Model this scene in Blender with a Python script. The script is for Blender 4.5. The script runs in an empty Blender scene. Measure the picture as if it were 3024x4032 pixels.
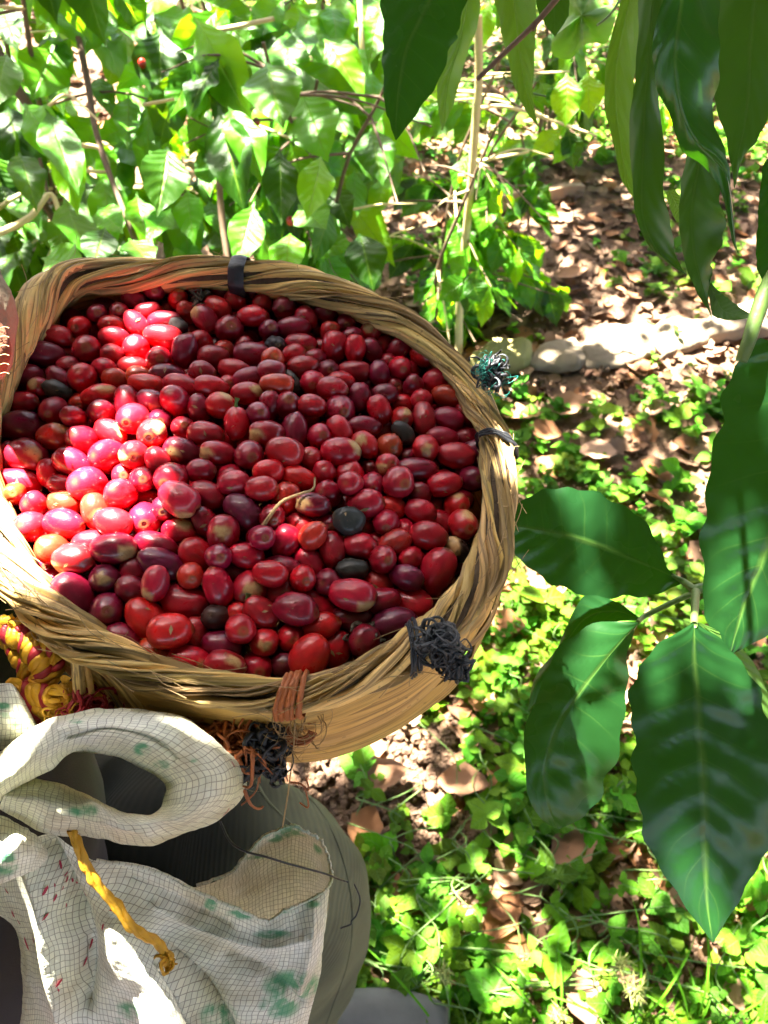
import bpy, math, random
import numpy as np
from mathutils import Vector, Matrix
random.seed(7); rng = np.random.default_rng(7)
R = math.radians
scene = bpy.context.scene
COL = scene.collection

# ---------------------------------------------------------------- camera
CAM = np.array([0.0, 0.0, 1.35]); PITCH = R(52); F = 3000.0      # photo pixels: 3024 x 4032
cam_d = bpy.data.cameras.new("camera"); cam = bpy.data.objects.new("camera", cam_d); COL.objects.link(cam)
cam.location = CAM; cam.rotation_euler = (math.pi/2 - PITCH, 0, 0)
cam_d.sensor_fit = 'VERTICAL'; cam_d.sensor_height = 36; cam_d.sensor_width = 27
cam_d.lens = 36*F/4032; cam_d.clip_start = 0.02; cam_d.clip_end = 200
cam_d.dof.use_dof = True; cam_d.dof.focus_distance = 0.34; cam_d.dof.aperture_fstop = cam_d.lens/1.4
scene.camera = cam
RIGHT = np.array([1.0, 0, 0]); FWD = np.array([0, math.cos(PITCH), -math.sin(PITCH)]); UP = np.array([0, math.sin(PITCH), math.cos(PITCH)])

def ray(px, py): return FWD + RIGHT*((px-1512)/F) - UP*((py-2016)/F)
def P(px, py, d): return CAM + ray(px, py)*d                       # point seen at a photo pixel at an axis depth
def hit(px, py, n, p0):
    r = ray(px, py); return CAM + r*(np.dot(np.array(p0)-CAM, n)/np.dot(r, n))
def ground(px, py, z=0.0): return hit(px, py, np.array([0, 0, 1.0]), np.array([0, 0, z]))
def depth(p): return float(np.dot(np.array(p)-CAM, FWD))
def topx(p):
    q = np.array(p)-CAM; d = np.dot(q, FWD); return 1512+F*np.dot(q, RIGHT)/d, 2016-F*np.dot(q, UP)/d

# ---------------------------------------------------------------- sky, sun, exposure
SUN_EL, SUN_AZ = 60, -32                                          # azimuth from +y, negative = to the left of the view
S = np.array([math.sin(R(SUN_AZ))*math.cos(R(SUN_EL)), math.cos(R(SUN_AZ))*math.cos(R(SUN_EL)), math.sin(R(SUN_EL))])
world = bpy.data.worlds.new("World"); scene.world = world; world.use_nodes = True
wn = world.node_tree.nodes; wl = world.node_tree.links
sky = wn.new("ShaderNodeTexSky"); sky.sky_type = 'NISHITA'; sky.sun_disc = False
sky.dust_density = 3.0; sky.ozone_density = .4; sky.air_density = .8; sky.sun_elevation = R(SUN_EL); sky.sun_rotation = R(SUN_AZ)
wl.new(sky.outputs[0], wn["Background"].inputs[0]); wn["Background"].inputs[1].default_value = 0.05
sun_d = bpy.data.lights.new("sun", 'SUN'); sun = bpy.data.objects.new("sun", sun_d); COL.objects.link(sun)
sun_d.energy = 5.0; sun_d.angle = R(0.5); sun_d.color = (1.0, 0.94, 0.80)
sun.rotation_euler = Vector(S).to_track_quat('Z', 'Y').to_euler()
sun.location = (0, 0, 8)
vs = scene.view_settings
scene.display_settings.display_device = 'sRGB'
vs.view_transform = 'Standard'; vs.look = 'None'; vs.exposure = 4.6; vs.gamma = 1; vs.use_curve_mapping = False
scene.render.engine = 'CYCLES'; scene.cycles.use_denoising = True
scene.cycles.max_bounces = 7; scene.cycles.diffuse_bounces = 4; scene.cycles.glossy_bounces = 3; scene.cycles.transmission_bounces = 4
scene.cycles.sample_clamp_indirect = 6; scene.cycles.caustics_reflective = False; scene.cycles.caustics_refractive = False

# ---------------------------------------------------------------- helpers
def add_mesh(name, V, Fc, mat, parent=None, uv=None, attrs=None, smooth=True, world_mat=None):
    me = raw_mesh(name, V, Fc, uv, attrs, smooth)
    if mat is not None: me.materials.append(mat)
    return link(name, me, parent, world_mat)
def raw_mesh(name, V, Fc, uv=None, attrs=None, smooth=True, mat=None):
    me = bpy.data.meshes.new(name)
    V = np.asarray(V, dtype=np.float32); n = len(V)
    if isinstance(Fc, np.ndarray):
        k = Fc.shape[1]; m = len(Fc)
        me.vertices.add(n); me.vertices.foreach_set("co", V.ravel())
        me.loops.add(m*k); me.loops.foreach_set("vertex_index", Fc.astype(np.int32).ravel())
        me.polygons.add(m); me.polygons.foreach_set("loop_start", np.arange(0, m*k, k, dtype=np.int32))
        me.update(calc_edges=True)
    else:
        me.from_pydata(V.tolist(), [], Fc)
    if uv is not None:
        l = me.uv_layers.new(name="UVMap"); idx = np.empty(len(me.loops), dtype=np.int32)
        me.loops.foreach_get("vertex_index", idx)
        l.data.foreach_set("uv", np.asarray(uv, dtype=np.float32)[idx].ravel())
    attrs = dict(attrs or {})
    if "tint" not in attrs: attrs["tint"] = np.ones((n, 3))
    for k_, a in attrs.items():
        a = np.asarray(a, dtype=np.float32)
        if a.ndim == 2:
            at = me.attributes.new(k_, 'FLOAT_COLOR', 'POINT'); at.data.foreach_set("color", np.c_[a, np.ones(len(a))].astype(np.float32).ravel())
        else:
            at = me.attributes.new(k_, 'FLOAT', 'POINT'); at.data.foreach_set("value", a)
    me.polygons.foreach_set("use_smooth", np.full(len(me.polygons), smooth))
    if mat is not None: me.materials.append(mat)
    me.validate()
    return me
def link(name, me, parent=None, wm=None):
    o = bpy.data.objects.new(name, me); COL.objects.link(o)
    if wm is not None: o.matrix_basis = wm
    if parent is not None:
        o.parent = parent; o.matrix_parent_inverse = WM.get(parent.name, Matrix.Identity(4)).inverted()
    WM[o.name] = wm if wm is not None else Matrix.Identity(4)
    return o
WM = {}
def tag(o, label=None, cat=None, group=None, kind=None):
    for k_, v in (("label", label), ("category", cat), ("group", group), ("kind", kind)):
        if v: o[k_] = v
    return o
def thing(name, label, cat, loc=(0, 0, 0), group=None):
    o = bpy.data.objects.new(name, None); COL.objects.link(o); o.location = tuple(float(x) for x in loc); o.empty_display_size = .02
    WM[o.name] = Matrix.Translation(Vector(o.location))
    return tag(o, label, cat, group)

def catmull(pts, n, closed=False):
    pts = np.asarray(pts, float); m = len(pts)
    t = np.linspace(0, m if closed else m-1, n, endpoint=not closed)
    i = np.floor(t).astype(int)
    if not closed: i = np.minimum(i, m-2)
    f = (t-i)[:, None]
    if closed: g = lambda k: pts[k % m]
    else:
        ext = np.vstack([2*pts[0]-pts[1], pts, 2*pts[-1]-pts[-2]]); g = lambda k: ext[np.clip(k+1, 0, m+1)]
    a, b, c, d = g(i-1), g(i), g(i+1), g(i+2)
    return .5*((2*b)+(c-a)*f+(2*a-5*b+4*c-d)*f**2+(3*b-a-3*c+d)*f**3)
def grid_faces(nu, nv, cu=False, cv=False):
    U = nu if cu else nu-1; W = nv if cv else nv-1
    i, j = np.meshgrid(np.arange(U), np.arange(W), indexing='ij'); i = i.ravel(); j = j.ravel()
    i2 = (i+1) % nu; j2 = (j+1) % nv
    return np.stack([i*nv+j, i2*nv+j, i2*nv+j2, i*nv+j2], 1)
def vnoise(p, s=1.0, seed=0):
    """cheap smooth noise, about -1..1, for arrays of points"""
    p = np.asarray(p)*s; r = np.random.default_rng(seed); out = 0
    for k in range(7):
        w = r.normal(size=3)*(.8+.35*k); out = out+np.sin(p@w+r.uniform(0, 6.3))/(1+.25*k)
    return out/3.0
def tube(path, rad, nseg=8, cap=True):
    path = np.asarray(path, float); n = len(path); rad = np.broadcast_to(np.asarray(rad, float), (n,))
    T = np.gradient(path, axis=0); T /= np.linalg.norm(T, axis=1)[:, None]+1e-12
    ref = np.array([0, 0, 1.0]) if abs(T[0][2]) < .9 else np.array([1.0, 0, 0])
    N = np.cross(T[0], ref); N /= np.linalg.norm(N); fr = []
    for k in range(n):
        N = N-T[k]*np.dot(N, T[k]); N /= np.linalg.norm(N)+1e-12; fr.append((N.copy(), np.cross(T[k], N)))
    a = np.linspace(0, 2*math.pi, nseg, endpoint=False); V = []
    for k in range(n):
        V.append(path[k]+rad[k]*(np.cos(a)[:, None]*fr[k][0]+np.sin(a)[:, None]*fr[k][1]))
    V = np.vstack(V); Fq = grid_faces(n, nseg, cv=True).tolist()
    if cap: Fq.append(list(range(nseg))[::-1]); Fq.append(list(range((n-1)*nseg, n*nseg)))
    L = np.r_[0, np.cumsum(np.linalg.norm(np.diff(path, axis=0), axis=1))]
    uv = np.stack([np.repeat(L, nseg), np.tile(a/(2*math.pi), n)], 1)
    return V, Fq, uv
class MB:
    """collects pieces into one mesh"""
    def __init__(s): s.V = []; s.F = []; s.U = []; s.n = 0; s.C = []
    def add(s, V, Fc, uv=None, c=None):
        V = np.asarray(V); s.V.append(V)
        Fl = Fc.tolist() if isinstance(Fc, np.ndarray) else Fc
        s.F += [[q+s.n for q in f] for f in Fl]
        s.U.append(np.zeros((len(V), 2)) if uv is None else np.asarray(uv)); s.C.append(np.tile(c if c is not None else (1, 1, 1), (len(V), 1)))
        s.n += len(V)
    def build(s, name, mat, parent=None, smooth=True):
        return add_mesh(name, np.vstack(s.V), s.F, mat, parent, np.vstack(s.U), {"tint": np.vstack(s.C)}, smooth)

# ---------------------------------------------------------------- materials
class NT:
    def __init__(s, name):
        s.m = bpy.data.materials.new(name); s.m.use_nodes = True; s.t = s.m.node_tree; s.t.nodes.clear()
        s.out = s.t.nodes.new("ShaderNodeOutputMaterial")
    def n(s, typ, ins=None, **props):
        nd = s.t.nodes.new("ShaderNode"+typ)
        for k_, v in props.items(): setattr(nd, k_, v)
        for k_, v in (ins or {}).items():
            sock = nd.inputs[k_]
            if hasattr(v, "is_linked") or hasattr(v, "links"): s.t.links.new(v, sock)
            else: sock.default_value = v
        return nd
    def math(s, op, a, b=0.0, c=0.0, clamp=False):
        return s.n("Math", {0: a, 1: b, 2: c}, operation=op, use_clamp=clamp).outputs[0]
    def mix(s, f, a, b, mode='MIX'):
        nd = s.n("Mix", data_type='RGBA', blend_type=mode)
        for k_, v in ((0, f), (6, a), (7, b)):
            if hasattr(v, "links"): s.t.links.new(v, nd.inputs[k_])
            else: nd.inputs[k_].default_value = v if k_ == 0 else (*v[:3], 1)
        return nd.outputs[2]
    def noise(s, vec, scale, detail=4, rough=.55, dist=0.0):
        return s.n("TexNoise", {"Vector": vec, "Scale": scale, "Detail": detail, "Roughness": rough, "Distortion": dist}).outputs[0]
    def ramp(s, f, stops, interp='LINEAR'):
        nd = s.n("ValToRGB", {0: f}); nd.color_ramp.interpolation = interp; e = nd.color_ramp.elements
        while len(e) < len(stops): e.new(.5)
        for k_, (p, c) in enumerate(stops): e[k_].position = p; e[k_].color = (*c, 1) if len(c) == 3 else c
        return nd.outputs[0]
    def bump(s, h, strength=.3, dist=.001, normal=None):
        ins = {"Height": h, "Strength": strength, "Distance": dist}
        if normal is not None: ins["Normal"] = normal
        return s.n("Bump", ins).outputs[0]
    def bsdf(s, **ins):
        return s.n("BsdfPrincipled", {k_.replace("_", " "): v for k_, v in ins.items()}).outputs[0]
    def done(s, sh): s.t.links.new(sh, s.out.inputs[0]); return s.m
g3 = lambda v: (v, v, v)

def mat_leaf(name, dark, light, trans, rough=.32, vein=(.16, .26, .05), tw=.38, spots=False, nv=9.0, veinw=.6, bumps=.4, spec=.5):
    t = NT(name); uv = t.n("UVMap").outputs[0]; sx = t.n("SeparateXYZ", {0: uv})
    u, v = sx.outputs[0], sx.outputs[1]
    av = t.math('ABSOLUTE', t.math('SUBTRACT', v, .5))                       # 0 at midrib .. .5 at edge
    oi = t.n("ObjectInfo"); tc = t.n("TexCoord").outputs["Object"]
    mid = t.math('SUBTRACT', 1.0, t.math('MULTIPLY', av, 24.0), clamp=True)
    ph = t.math('FRACT', t.math('SUBTRACT', t.math('MULTIPLY', u, nv), t.math('MULTIPLY', av, 3.0)))
    side = t.math('SUBTRACT', 1.0, t.math('MULTIPLY', t.math('ABSOLUTE', t.math('SUBTRACT', ph, .5)), 26.0), clamp=True)
    side = t.math('MULTIPLY', side, t.math('SUBTRACT', 1.0, t.math('MULTIPLY', av, 1.8), clamp=True))
    vn = t.math('ADD', mid, t.math('MULTIPLY', side, veinw), clamp=True)
    nz = t.noise(tc, 6.0, 5); f = t.math('MULTIPLY', t.math('ADD', nz, oi.outputs["Random"]), .5, clamp=True)
    base = t.mix(f, dark, light)
    leaf_tint = t.n("Attribute", attribute_name="tint").outputs[0]  # colour tint stored on the mesh, multiplied into the leaf
    base = t.mix(1.0, base, leaf_tint, 'MULTIPLY')
    if spots:
        vo = t.n("TexVoronoi", {"Vector": tc, "Scale": 9.0}).outputs[0]
        base = t.mix(t.math('MULTIPLY', t.math('LESS_THAN', vo, .11), .6), base, (.35, .33, .02))
    col = t.mix(t.math('MULTIPLY', vn, .75), base, vein)
    tr = t.mix(t.math('MULTIPLY', vn, .5), t.mix(1.0, trans, leaf_tint, 'MULTIPLY'), vein)
    pil = t.math('COSINE', t.math('MULTIPLY', ph, 6.2832)); pil = t.math('MULTIPLY', pil, .13)
    h = t.math('ADD', t.math('MULTIPLY', pil, -1.0 if bumps > 0 else 0.0), t.math('MULTIPLY', t.noise(tc, 40.0, 3), .25))
    h = t.math('SUBTRACT', h, t.math('MULTIPLY', mid, .5))
    b = t.bump(h, bumps, .005)
    p = t.bsdf(Base_Color=col, Roughness=t.math('ADD', rough, t.math('MULTIPLY', t.math('SUBTRACT', t.noise(tc, 9.0), .35), .3)), Normal=b, Specular_IOR_Level=spec)
    tl = t.n("BsdfTranslucent", {"Color": tr, "Normal": b}).outputs[0]
    return t.done(t.n("MixShader", {0: tw, 1: p, 2: tl}).outputs[0])
M = {}
M['leaf_fg'] = mat_leaf("coffee_leaf_near", (.0045, .024, .008), (.008, .036, .008), (.07, .30, .004), .20, (.05, .105, .02), .16, True, 10, .5, .2, .24)
M['leaf_dark'] = mat_leaf("coffee_leaf_dark", (.010, .038, .006), (.018, .055, .009), (.08, .24, .008), .42, (.045, .10, .018), .25, False, 10, .3, .2, .18)  # dull dark green of the hanging leaves
M['leaf_pale'] = mat_leaf("coffee_leaf_underside", (.028, .085, .012), (.055, .13, .018), (.16, .36, .02), .5, (.13, .25, .06), .4, False, 9)
M['leaf_bg'] = mat_leaf("coffee_leaf_bush", (.012, .080, .004), (.045, .155, .005), (.24, .52, .004), .30, (.13, .24, .02), .34, False, 8, .6, .5, .2)
M['leaf_added_shade'] = mat_leaf("added_shade_leaf", (.04, .07, .03), (.06, .10, .04), (.08, .11, .04), .5, (.05, .08, .03), .06)  # for the unseen leaves added overhead to cast shade
M['herb'] = mat_leaf("ground_herb_leaf", (.045, .15, .009), (.11, .25, .014), (.19, .38, .014), .5, (.10, .2, .05), .4, False, 5, .3, .4, .1)

def mat_plain(name, col, rough=.6, col2=None, scale=20, bump=.3, bd=.001, spec=.4, tint=False, trans=0):
    t = NT(name); tc = t.n("TexCoord").outputs["Object"]; nz = t.noise(tc, scale, 5)
    c = t.mix(nz, col, col2 or tuple(x*.6 for x in col))
    if tint: c = t.mix(1.0, c, t.n("Attribute", attribute_name="tint").outputs[0], 'MULTIPLY')
    p = t.bsdf(Base_Color=c, Roughness=rough, Specular_IOR_Level=spec, Normal=t.bump(t.noise(tc, scale*6, 4), bump, bd))
    if trans: p = t.n("MixShader", {0: trans, 1: p, 2: t.n("BsdfTranslucent", {"Color": c}).outputs[0]}).outputs[0]
    return t.done(p)
M['twig'] = mat_plain("twig_bark", (.16, .10, .055), .8, (.07, .045, .03), 60)
M['twig_pale'] = mat_plain("pale_sapling_bark", (.66, .55, .28), .75, (.42, .32, .14), 40)
M['stem_green'] = mat_plain("green_stem", (.06, .12, .02), .5, (.10, .17, .04), 60)
M['stone'] = mat_plain("pale_stone", (.25, .20, .14), .95, (.11, .08, .05), 16, .6, .004)
M['moss'] = mat_plain("mossy_stone", (.25, .24, .05), .95, (.22, .17, .10), 9, .6, .004)
M['board'] = mat_plain("old_board", (.34, .22, .13), .85, (.18, .11, .06), 30)
M['dry'] = mat_plain("dry_leaf", (.27, .165, .10), .8, (.14, .085, .055), 14, .4, .002, .3, True, .15)
M['black_cord'] = mat_plain("black_plastic_cord", (.012, .013, .016), .42, (.02, .022, .028), 90, .4)
M['grey_cord'] = mat_plain("grey_plastic_cord", (.035, .042, .052), .45, (.015, .017, .02), 90, .4)
M['teal_cord'] = mat_plain("teal_plastic_fibre", (.01, .22, .17), .5, (.008, .12, .10), 90, .3)
M['orange_cord'] = mat_plain("orange_plastic_fibre", (.42, .12, .028), .5, (.22, .07, .025), 90, .5)
M['rope_y'] = mat_plain("yellow_rope_fibre", (.62, .35, .015), .5, (.42, .20, .012), 120, .5)
M['rope_r'] = mat_plain("red_rope_fibre", (.40, .018, .03), .5, (.22, .012, .02), 120, .5)
M['shirt'] = mat_plain("navy_shirt", (.012, .013, .022), .8, (.008, .009, .014), 200, .4, .0006)
M['shoe'] = mat_plain("grey_shoe", (.13, .128, .12), .7, (.06, .058, .055), 30, .4)
M['cuff'] = mat_plain("beige_worn_cloth", (.24, .19, .13), .95, (.14, .105, .07), 60, .7, .0015)
M['cuff_in'] = mat_plain("rust_cloth", (.16, .055, .025), .9, (.09, .03, .014), 70, .7, .0015)
M['red_fleck'] = mat_plain("red_ink", (.45, .02, .06), .6, (.3, .015, .04), 200)
M['straw'] = mat_plain("dry_straw", (.40, .27, .12), .7, (.25, .16, .07), 90)
M['skin'] = mat_plain("skin", (.22, .11, .06), .6)

def mat_fibre(name, a, b, dk, tint=True, lines=1.0):
    """banana fibre: fine lines that run along a strip, uv in metres (u along, v across)"""
    t = NT(name); uv = t.n("UVMap").outputs[0]; oi = t.n("ObjectInfo").outputs["Random"]
    tc = t.n("TexCoord").outputs["Object"]
    mp = t.n("Mapping", {"Vector": uv, "Scale": (12, 760*lines, 1), "Location": (0, 0, 0)}).outputs[0]
    mp2 = t.n("VectorMath", {0: mp, 1: t.n("CombineXYZ", {2: t.math('MULTIPLY', oi, 50.0)}).outputs[0]}, operation='ADD').outputs[0]
    l1 = t.noise(mp2, 1.0, 3, .6); l2 = t.noise(t.n("Mapping", {"Vector": mp2, "Scale": (1.4, .28, 1)}).outputs[0], 1.0, 3, .6)
    big = t.noise(tc, 22.0, 4)
    c = t.mix(t.ramp(l2, [(.3, g3(0)), (.7, g3(1))]), a, b)
    c = t.mix(t.math('MULTIPLY', t.ramp(l1, [(.40, g3(1)), (.53, g3(0))]), .85), c, dk)
    c = t.mix(t.math('MULTIPLY', t.ramp(big, [(.52, g3(0)), (.74, g3(1))]), .45), c, dk)
    sp = t.ramp(t.noise(tc, 190.0, 2), [(.66, g3(0)), (.74, g3(1))]); c = t.mix(t.math('MULTIPLY', sp, .6), c, (.05, .035, .02))
    c = t.mix(t.math('MULTIPLY', oi, .30), c, (.50, .35, .13))
    if tint: c = t.mix(1.0, c, t.n("Attribute", attribute_name="tint").outputs[0], 'MULTIPLY')
    h = t.math('ADD', l1, t.math('MULTIPLY', l2, .8))
    p = t.bsdf(Base_Color=c, Roughness=.55, Specular_IOR_Level=.35, Normal=t.bump(h, .8, .0011))
    return t.done(p)
M['fibre'] = mat_fibre("banana_fibre", (.82, .58, .21), (.56, .37, .125), (.12, .075, .032))
M['sheet'] = mat_fibre("banana_sheath", (.68, .43, .15), (.50, .30, .09), (.22, .13, .05), True, .5)
M['core'] = mat_plain("dark_fibre_core", (.085, .055, .03), .9, (.04, .026, .016), 70, .8, .002)

def mat_sack():
    t = NT("woven_poly_sack"); uv = t.n("UVMap").outputs[0]; tc = t.n("TexCoord").outputs["Object"]
    wob = t.n("TexNoise", {"Vector": uv, "Scale": 70.0, "Detail": 2.0}).outputs[1]
    w2 = t.n("VectorMath", {0: uv, 1: t.n("VectorMath", {0: wob, 1: (.0034, .0034, 0)}, operation='MULTIPLY').outputs[0]}, operation='ADD').outputs[0]
    br = t.n("TexBrick", {"Vector": w2, "Scale": 1.0, "Color1": (1, 1, 1, 1), "Color2": (.72, .74, .76, 1), "Mortar": (0, 0, 0, 1), "Mortar Size": .00017,
                          "Mortar Smooth": .35, "Brick Width": .0027, "Row Height": .0021, "Bias": .0}, offset=0.0, squash=1.0)
    fac = br.outputs["Fac"]
    n1 = t.noise(tc, 16.0, 5); n2 = t.noise(tc, 34.0, 4)
    c = t.mix(t.ramp(n1, [(.40, g3(0)), (.66, g3(1))]), (.86, .85, .80), (.72, .72, .50))
    c = t.mix(t.math('MULTIPLY', t.ramp(n2, [(.52, g3(0)), (.68, g3(1))]), .5), c, (.42, .33, .19))
    c = t.mix(1.0, c, t.mix(.6, (1, 1, 1), br.outputs["Color"]), 'MULTIPLY')
    dirt = t.math('MULTIPLY', t.math('MULTIPLY', fac, .38), t.ramp(t.noise(tc, 25.0, 3), [(.36, g3(.10)), (.66, g3(.6))]))
    c = t.mix(dirt, c, (.36, .30, .17))
    ink = t.n("Attribute", attribute_name="ink").outputs["Fac"]
    br_ink = t.math('MULTIPLY', ink, t.ramp(t.noise(tc, 90.0, 4), [(.42, g3(0)), (.56, g3(1))]))
    c = t.mix(t.math('MULTIPLY', br_ink, .85), c, (.03, .28, .12))
    h = t.math('SUBTRACT', t.math('MULTIPLY', t.noise(uv, 260.0, 3), .8), t.math('MULTIPLY', fac, .45))
    p = t.bsdf(Base_Color=c, Roughness=.5, Specular_IOR_Level=.4, Normal=t.bump(h, .5, .0006))
    return t.done(t.n("MixShader", {0: .16, 1: p, 2: t.n("BsdfTranslucent", {"Color": c}).outputs[0]}).outputs[0])
M['sack'] = mat_sack()

def mat_trouser():
    t = NT("grey_green_trouser_cloth"); tc = t.n("TexCoord").outputs["Object"]; uv = t.n("UVMap").outputs[0]
    wv = t.n("TexWave", {"Vector": uv, "Scale": 190.0, "Distortion": .4}, bands_direction='X').outputs["Fac"]
    n1 = t.noise(tc, 9.0, 5); n2 = t.noise(tc, 38.0, 5)
    c = t.mix(t.ramp(n1, [(.35, g3(0)), (.68, g3(1))]), (.085, .09, .058), (.17, .17, .10))
    c = t.mix(t.math('MULTIPLY', t.ramp(n2, [(.56, g3(0)), (.7, g3(1))]), .3), c, (.07, .055, .035))
    c = t.mix(t.math('MULTIPLY', wv, .22), c, (.035, .04, .042))
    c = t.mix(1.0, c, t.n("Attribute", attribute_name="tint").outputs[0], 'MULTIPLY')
    return t.done(t.bsdf(Base_Color=c, Roughness=.8, Specular_IOR_Level=.12, Normal=t.bump(t.math('ADD', wv, n2), .5, .0007)))
M['trouser'] = mat_trouser()

def mat_cherry():
    t = NT("coffee_cherry_skin"); oi = t.n("ObjectInfo"); tc = t.n("TexCoord").outputs["Object"]
    rnd = t.n("CombineXYZ", {0: t.math('MULTIPLY', oi.outputs["Random"], 97.0), 1: t.math('MULTIPLY', oi.outputs["Random"], 41.0)}).outputs[0]
    v = t.n("VectorMath", {0: tc, 1: rnd}, operation='ADD').outputs[0]
    base = t.mix(1.0, oi.outputs["Color"], t.n("Attribute", attribute_name="tint").outputs[0], 'MULTIPLY')
    n1 = t.noise(v, 1.1, 4); n2 = t.noise(v, 5.0, 5, .65)
    c = t.mix(t.math('MULTIPLY', t.ramp(n1, [(.42, g3(0)), (.7, g3(1))]), .6), base, t.mix(1.0, base, (.38, .45, .6), 'MULTIPLY'))
    c = t.mix(t.math('MULTIPLY', t.ramp(n1, [(.28, g3(1)), (.44, g3(0))]), .35), c, t.mix(1.0, base, (1.7, 1.6, 1.2), 'MULTIPLY'))
    sp = t.ramp(n2, [(.66, g3(0)), (.72, g3(1))]); c = t.mix(t.math('MULTIPLY', sp, .5), c, (.30, .13, .05))
    dots = t.math('LESS_THAN', t.n("TexVoronoi", {"Vector": v, "Scale": 6.0}).outputs[0], .055)
    c = t.mix(t.math('MULTIPLY', dots, .45), c, (.55, .33, .2))
    mk = t.n("Attribute", attribute_name="mark").outputs["Fac"]
    mk2 = t.math('MULTIPLY', mk, t.ramp(t.noise(v, 4.0, 4), [(.30, g3(0)), (.36, g3(1))]))
    c = t.mix(mk2, c, t.mix(t.noise(v, 9.0), (.60, .42, .18), (.42, .20, .07)))
    rg = t.n("Attribute", attribute_name="ring").outputs["Fac"]
    c = t.mix(t.math('MULTIPLY', rg, .6), c, (.20, .12, .04))
    dull = t.n("Attribute", attribute_name="dull", attribute_type='OBJECT').outputs["Fac"]
    rough = t.math('ADD', t.math('ADD', .20, t.math('MULTIPLY', n1, .20)), t.math('MULTIPLY', t.math('ADD', mk2, dull), .35))
    h = t.math('ADD', t.math('MULTIPLY', t.noise(v, 3.0, 4), .5), t.math('MULTIPLY', t.noise(v, 16.0, 3), t.math('ADD', .06, t.math('MULTIPLY', dull, .5))))
    return t.done(t.bsdf(Base_Color=c, Roughness=rough, Specular_IOR_Level=.38, Subsurface_Weight=.04, Subsurface_Radius=(.004, .001, .001), Subsurface_Scale=1.0,
                         Coat_Weight=.35, Coat_Roughness=.06, Normal=t.bump(h, .35, .0012)))
M['cherry'] = mat_cherry()

def mat_soil():
    t = NT("forest_soil"); tc = t.n("TexCoord").outputs["Object"]
    n1 = t.noise(tc, 5.0, 6); n2 = t.noise(tc, 60.0, 5); n3 = t.noise(tc, 220.0, 4)
    c = t.mix(t.ramp(n1, [(.35, g3(0)), (.7, g3(1))]), (.10, .06, .042), (.20, .125, .08))
    c = t.mix(t.math('MULTIPLY', t.ramp(n2, [(.5, g3(0)), (.65, g3(1))]), .6), c, (.26, .17, .11))
    c = t.mix(t.math('MULTIPLY', t.ramp(n3, [(.3, g3(1)), (.45, g3(0))]), .7), c, (.03, .02, .015))
    h = t.math('ADD', n2, t.math('MULTIPLY', n3, .5))
    return t.done(t.bsdf(Base_Color=c, Roughness=.95, Specular_IOR_Level=.2, Normal=t.bump(h, .9, .012)))
M['soil'] = mat_soil()
# ================================================================ ground and what grows on it
def ground_h(x, y):
    p = np.stack([x, y, 0*x], -1)
    return .012*vnoise(p, 6, 3)+.006*vnoise(p, 19, 4)+.003*vnoise(p, 55, 5)-.01
def make_ground():
    xs = np.r_[np.linspace(-60, -3, 12)[:-1], np.linspace(-3, 3.5, 330), np.linspace(3.5, 60, 12)[1:]]
    ys = np.r_[np.linspace(-60, -1, 10)[:-1], np.linspace(-1, 5.5, 330), np.linspace(5.5, 90, 12)[1:]]
    X, Y = np.meshgrid(xs, ys, indexing='ij'); V = np.stack([X, Y, ground_h(X, Y)], -1).reshape(-1, 3)
    tag(add_mesh("ground", V, grid_faces(len(xs), len(ys)), M['soil']), kind="structure")
make_ground()

def leaf_mesh(name, mat, nu=12, nv=4, droop=.25, fold=.18, wave=.05, seed=0, tipw=1.0, pucker=0.0, lobes=0, twist=0.0, tint=(1, 1, 1)):
    """unit leaf along +X, half width 1 in Y, normal +Z (scaled by the object)"""
    r = np.random.default_rng(seed); u = np.linspace(0, 1, nu+1); v = np.linspace(-1, 1, nv+1)
    w = np.where(u < .05, .04, np.sin(np.pi*np.clip((u-.05)/.95, 0, 1)**.98)**1.12*(1-.2*u**5)+.012)
    w = np.maximum(w, .02); w[-1] = .0; w[-2] = min(w[-2], .16)
    if lobes: w = w*(1+.35*np.cos(u*2*np.pi*2.2)); w[-1] = 0
    U, V_ = np.meshgrid(u, v, indexing='ij'); Wd = w[:, None]*np.ones_like(V_)
    ph = r.uniform(0, 6)
    y = V_*Wd*(1+.05*np.sin(U*26+ph)); z = -droop*U**2+fold*.22*np.abs(V_)*Wd
    z = z+wave*np.sin(U*16+ph)*np.abs(V_)**1.5*Wd+.03*np.sin(U*5+ph)
    if pucker: z = z+pucker*np.abs(np.sin(np.pi*(U*10-np.abs(V_)*1.5)))*Wd**.5*(np.abs(V_) > .02)
    yy = y*np.cos(twist*U)-z*4*np.sin(twist*U)*0; z = z+y*.25*np.sin(twist*U)
    VV = np.stack([U, yy, z], -1).reshape(-1, 3)
    uv = np.stack([U.ravel(), (V_.ravel()+1)/2], 1)
    return raw_mesh(name, VV, grid_faces(nu+1, nv+1), uv, {"tint": np.tile(tint, (len(VV), 1))}, True, mat)
def leaf_matrix(p0, p1, n, halfw):
    p0 = np.array(p0); p1 = np.array(p1); X = p1-p0; L = np.linalg.norm(X); X = X/L
    Z = np.array(n, float); Z = Z-X*np.dot(Z, X); Z /= np.linalg.norm(Z)+1e-9; Y = np.cross(Z, X)
    m = Matrix.Identity(4)
    for i in range(3):
        m[i][0] = X[i]*L; m[i][1] = Y[i]*halfw; m[i][2] = Z[i]*L; m[i][3] = p0[i]
    return m
BG = []
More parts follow.
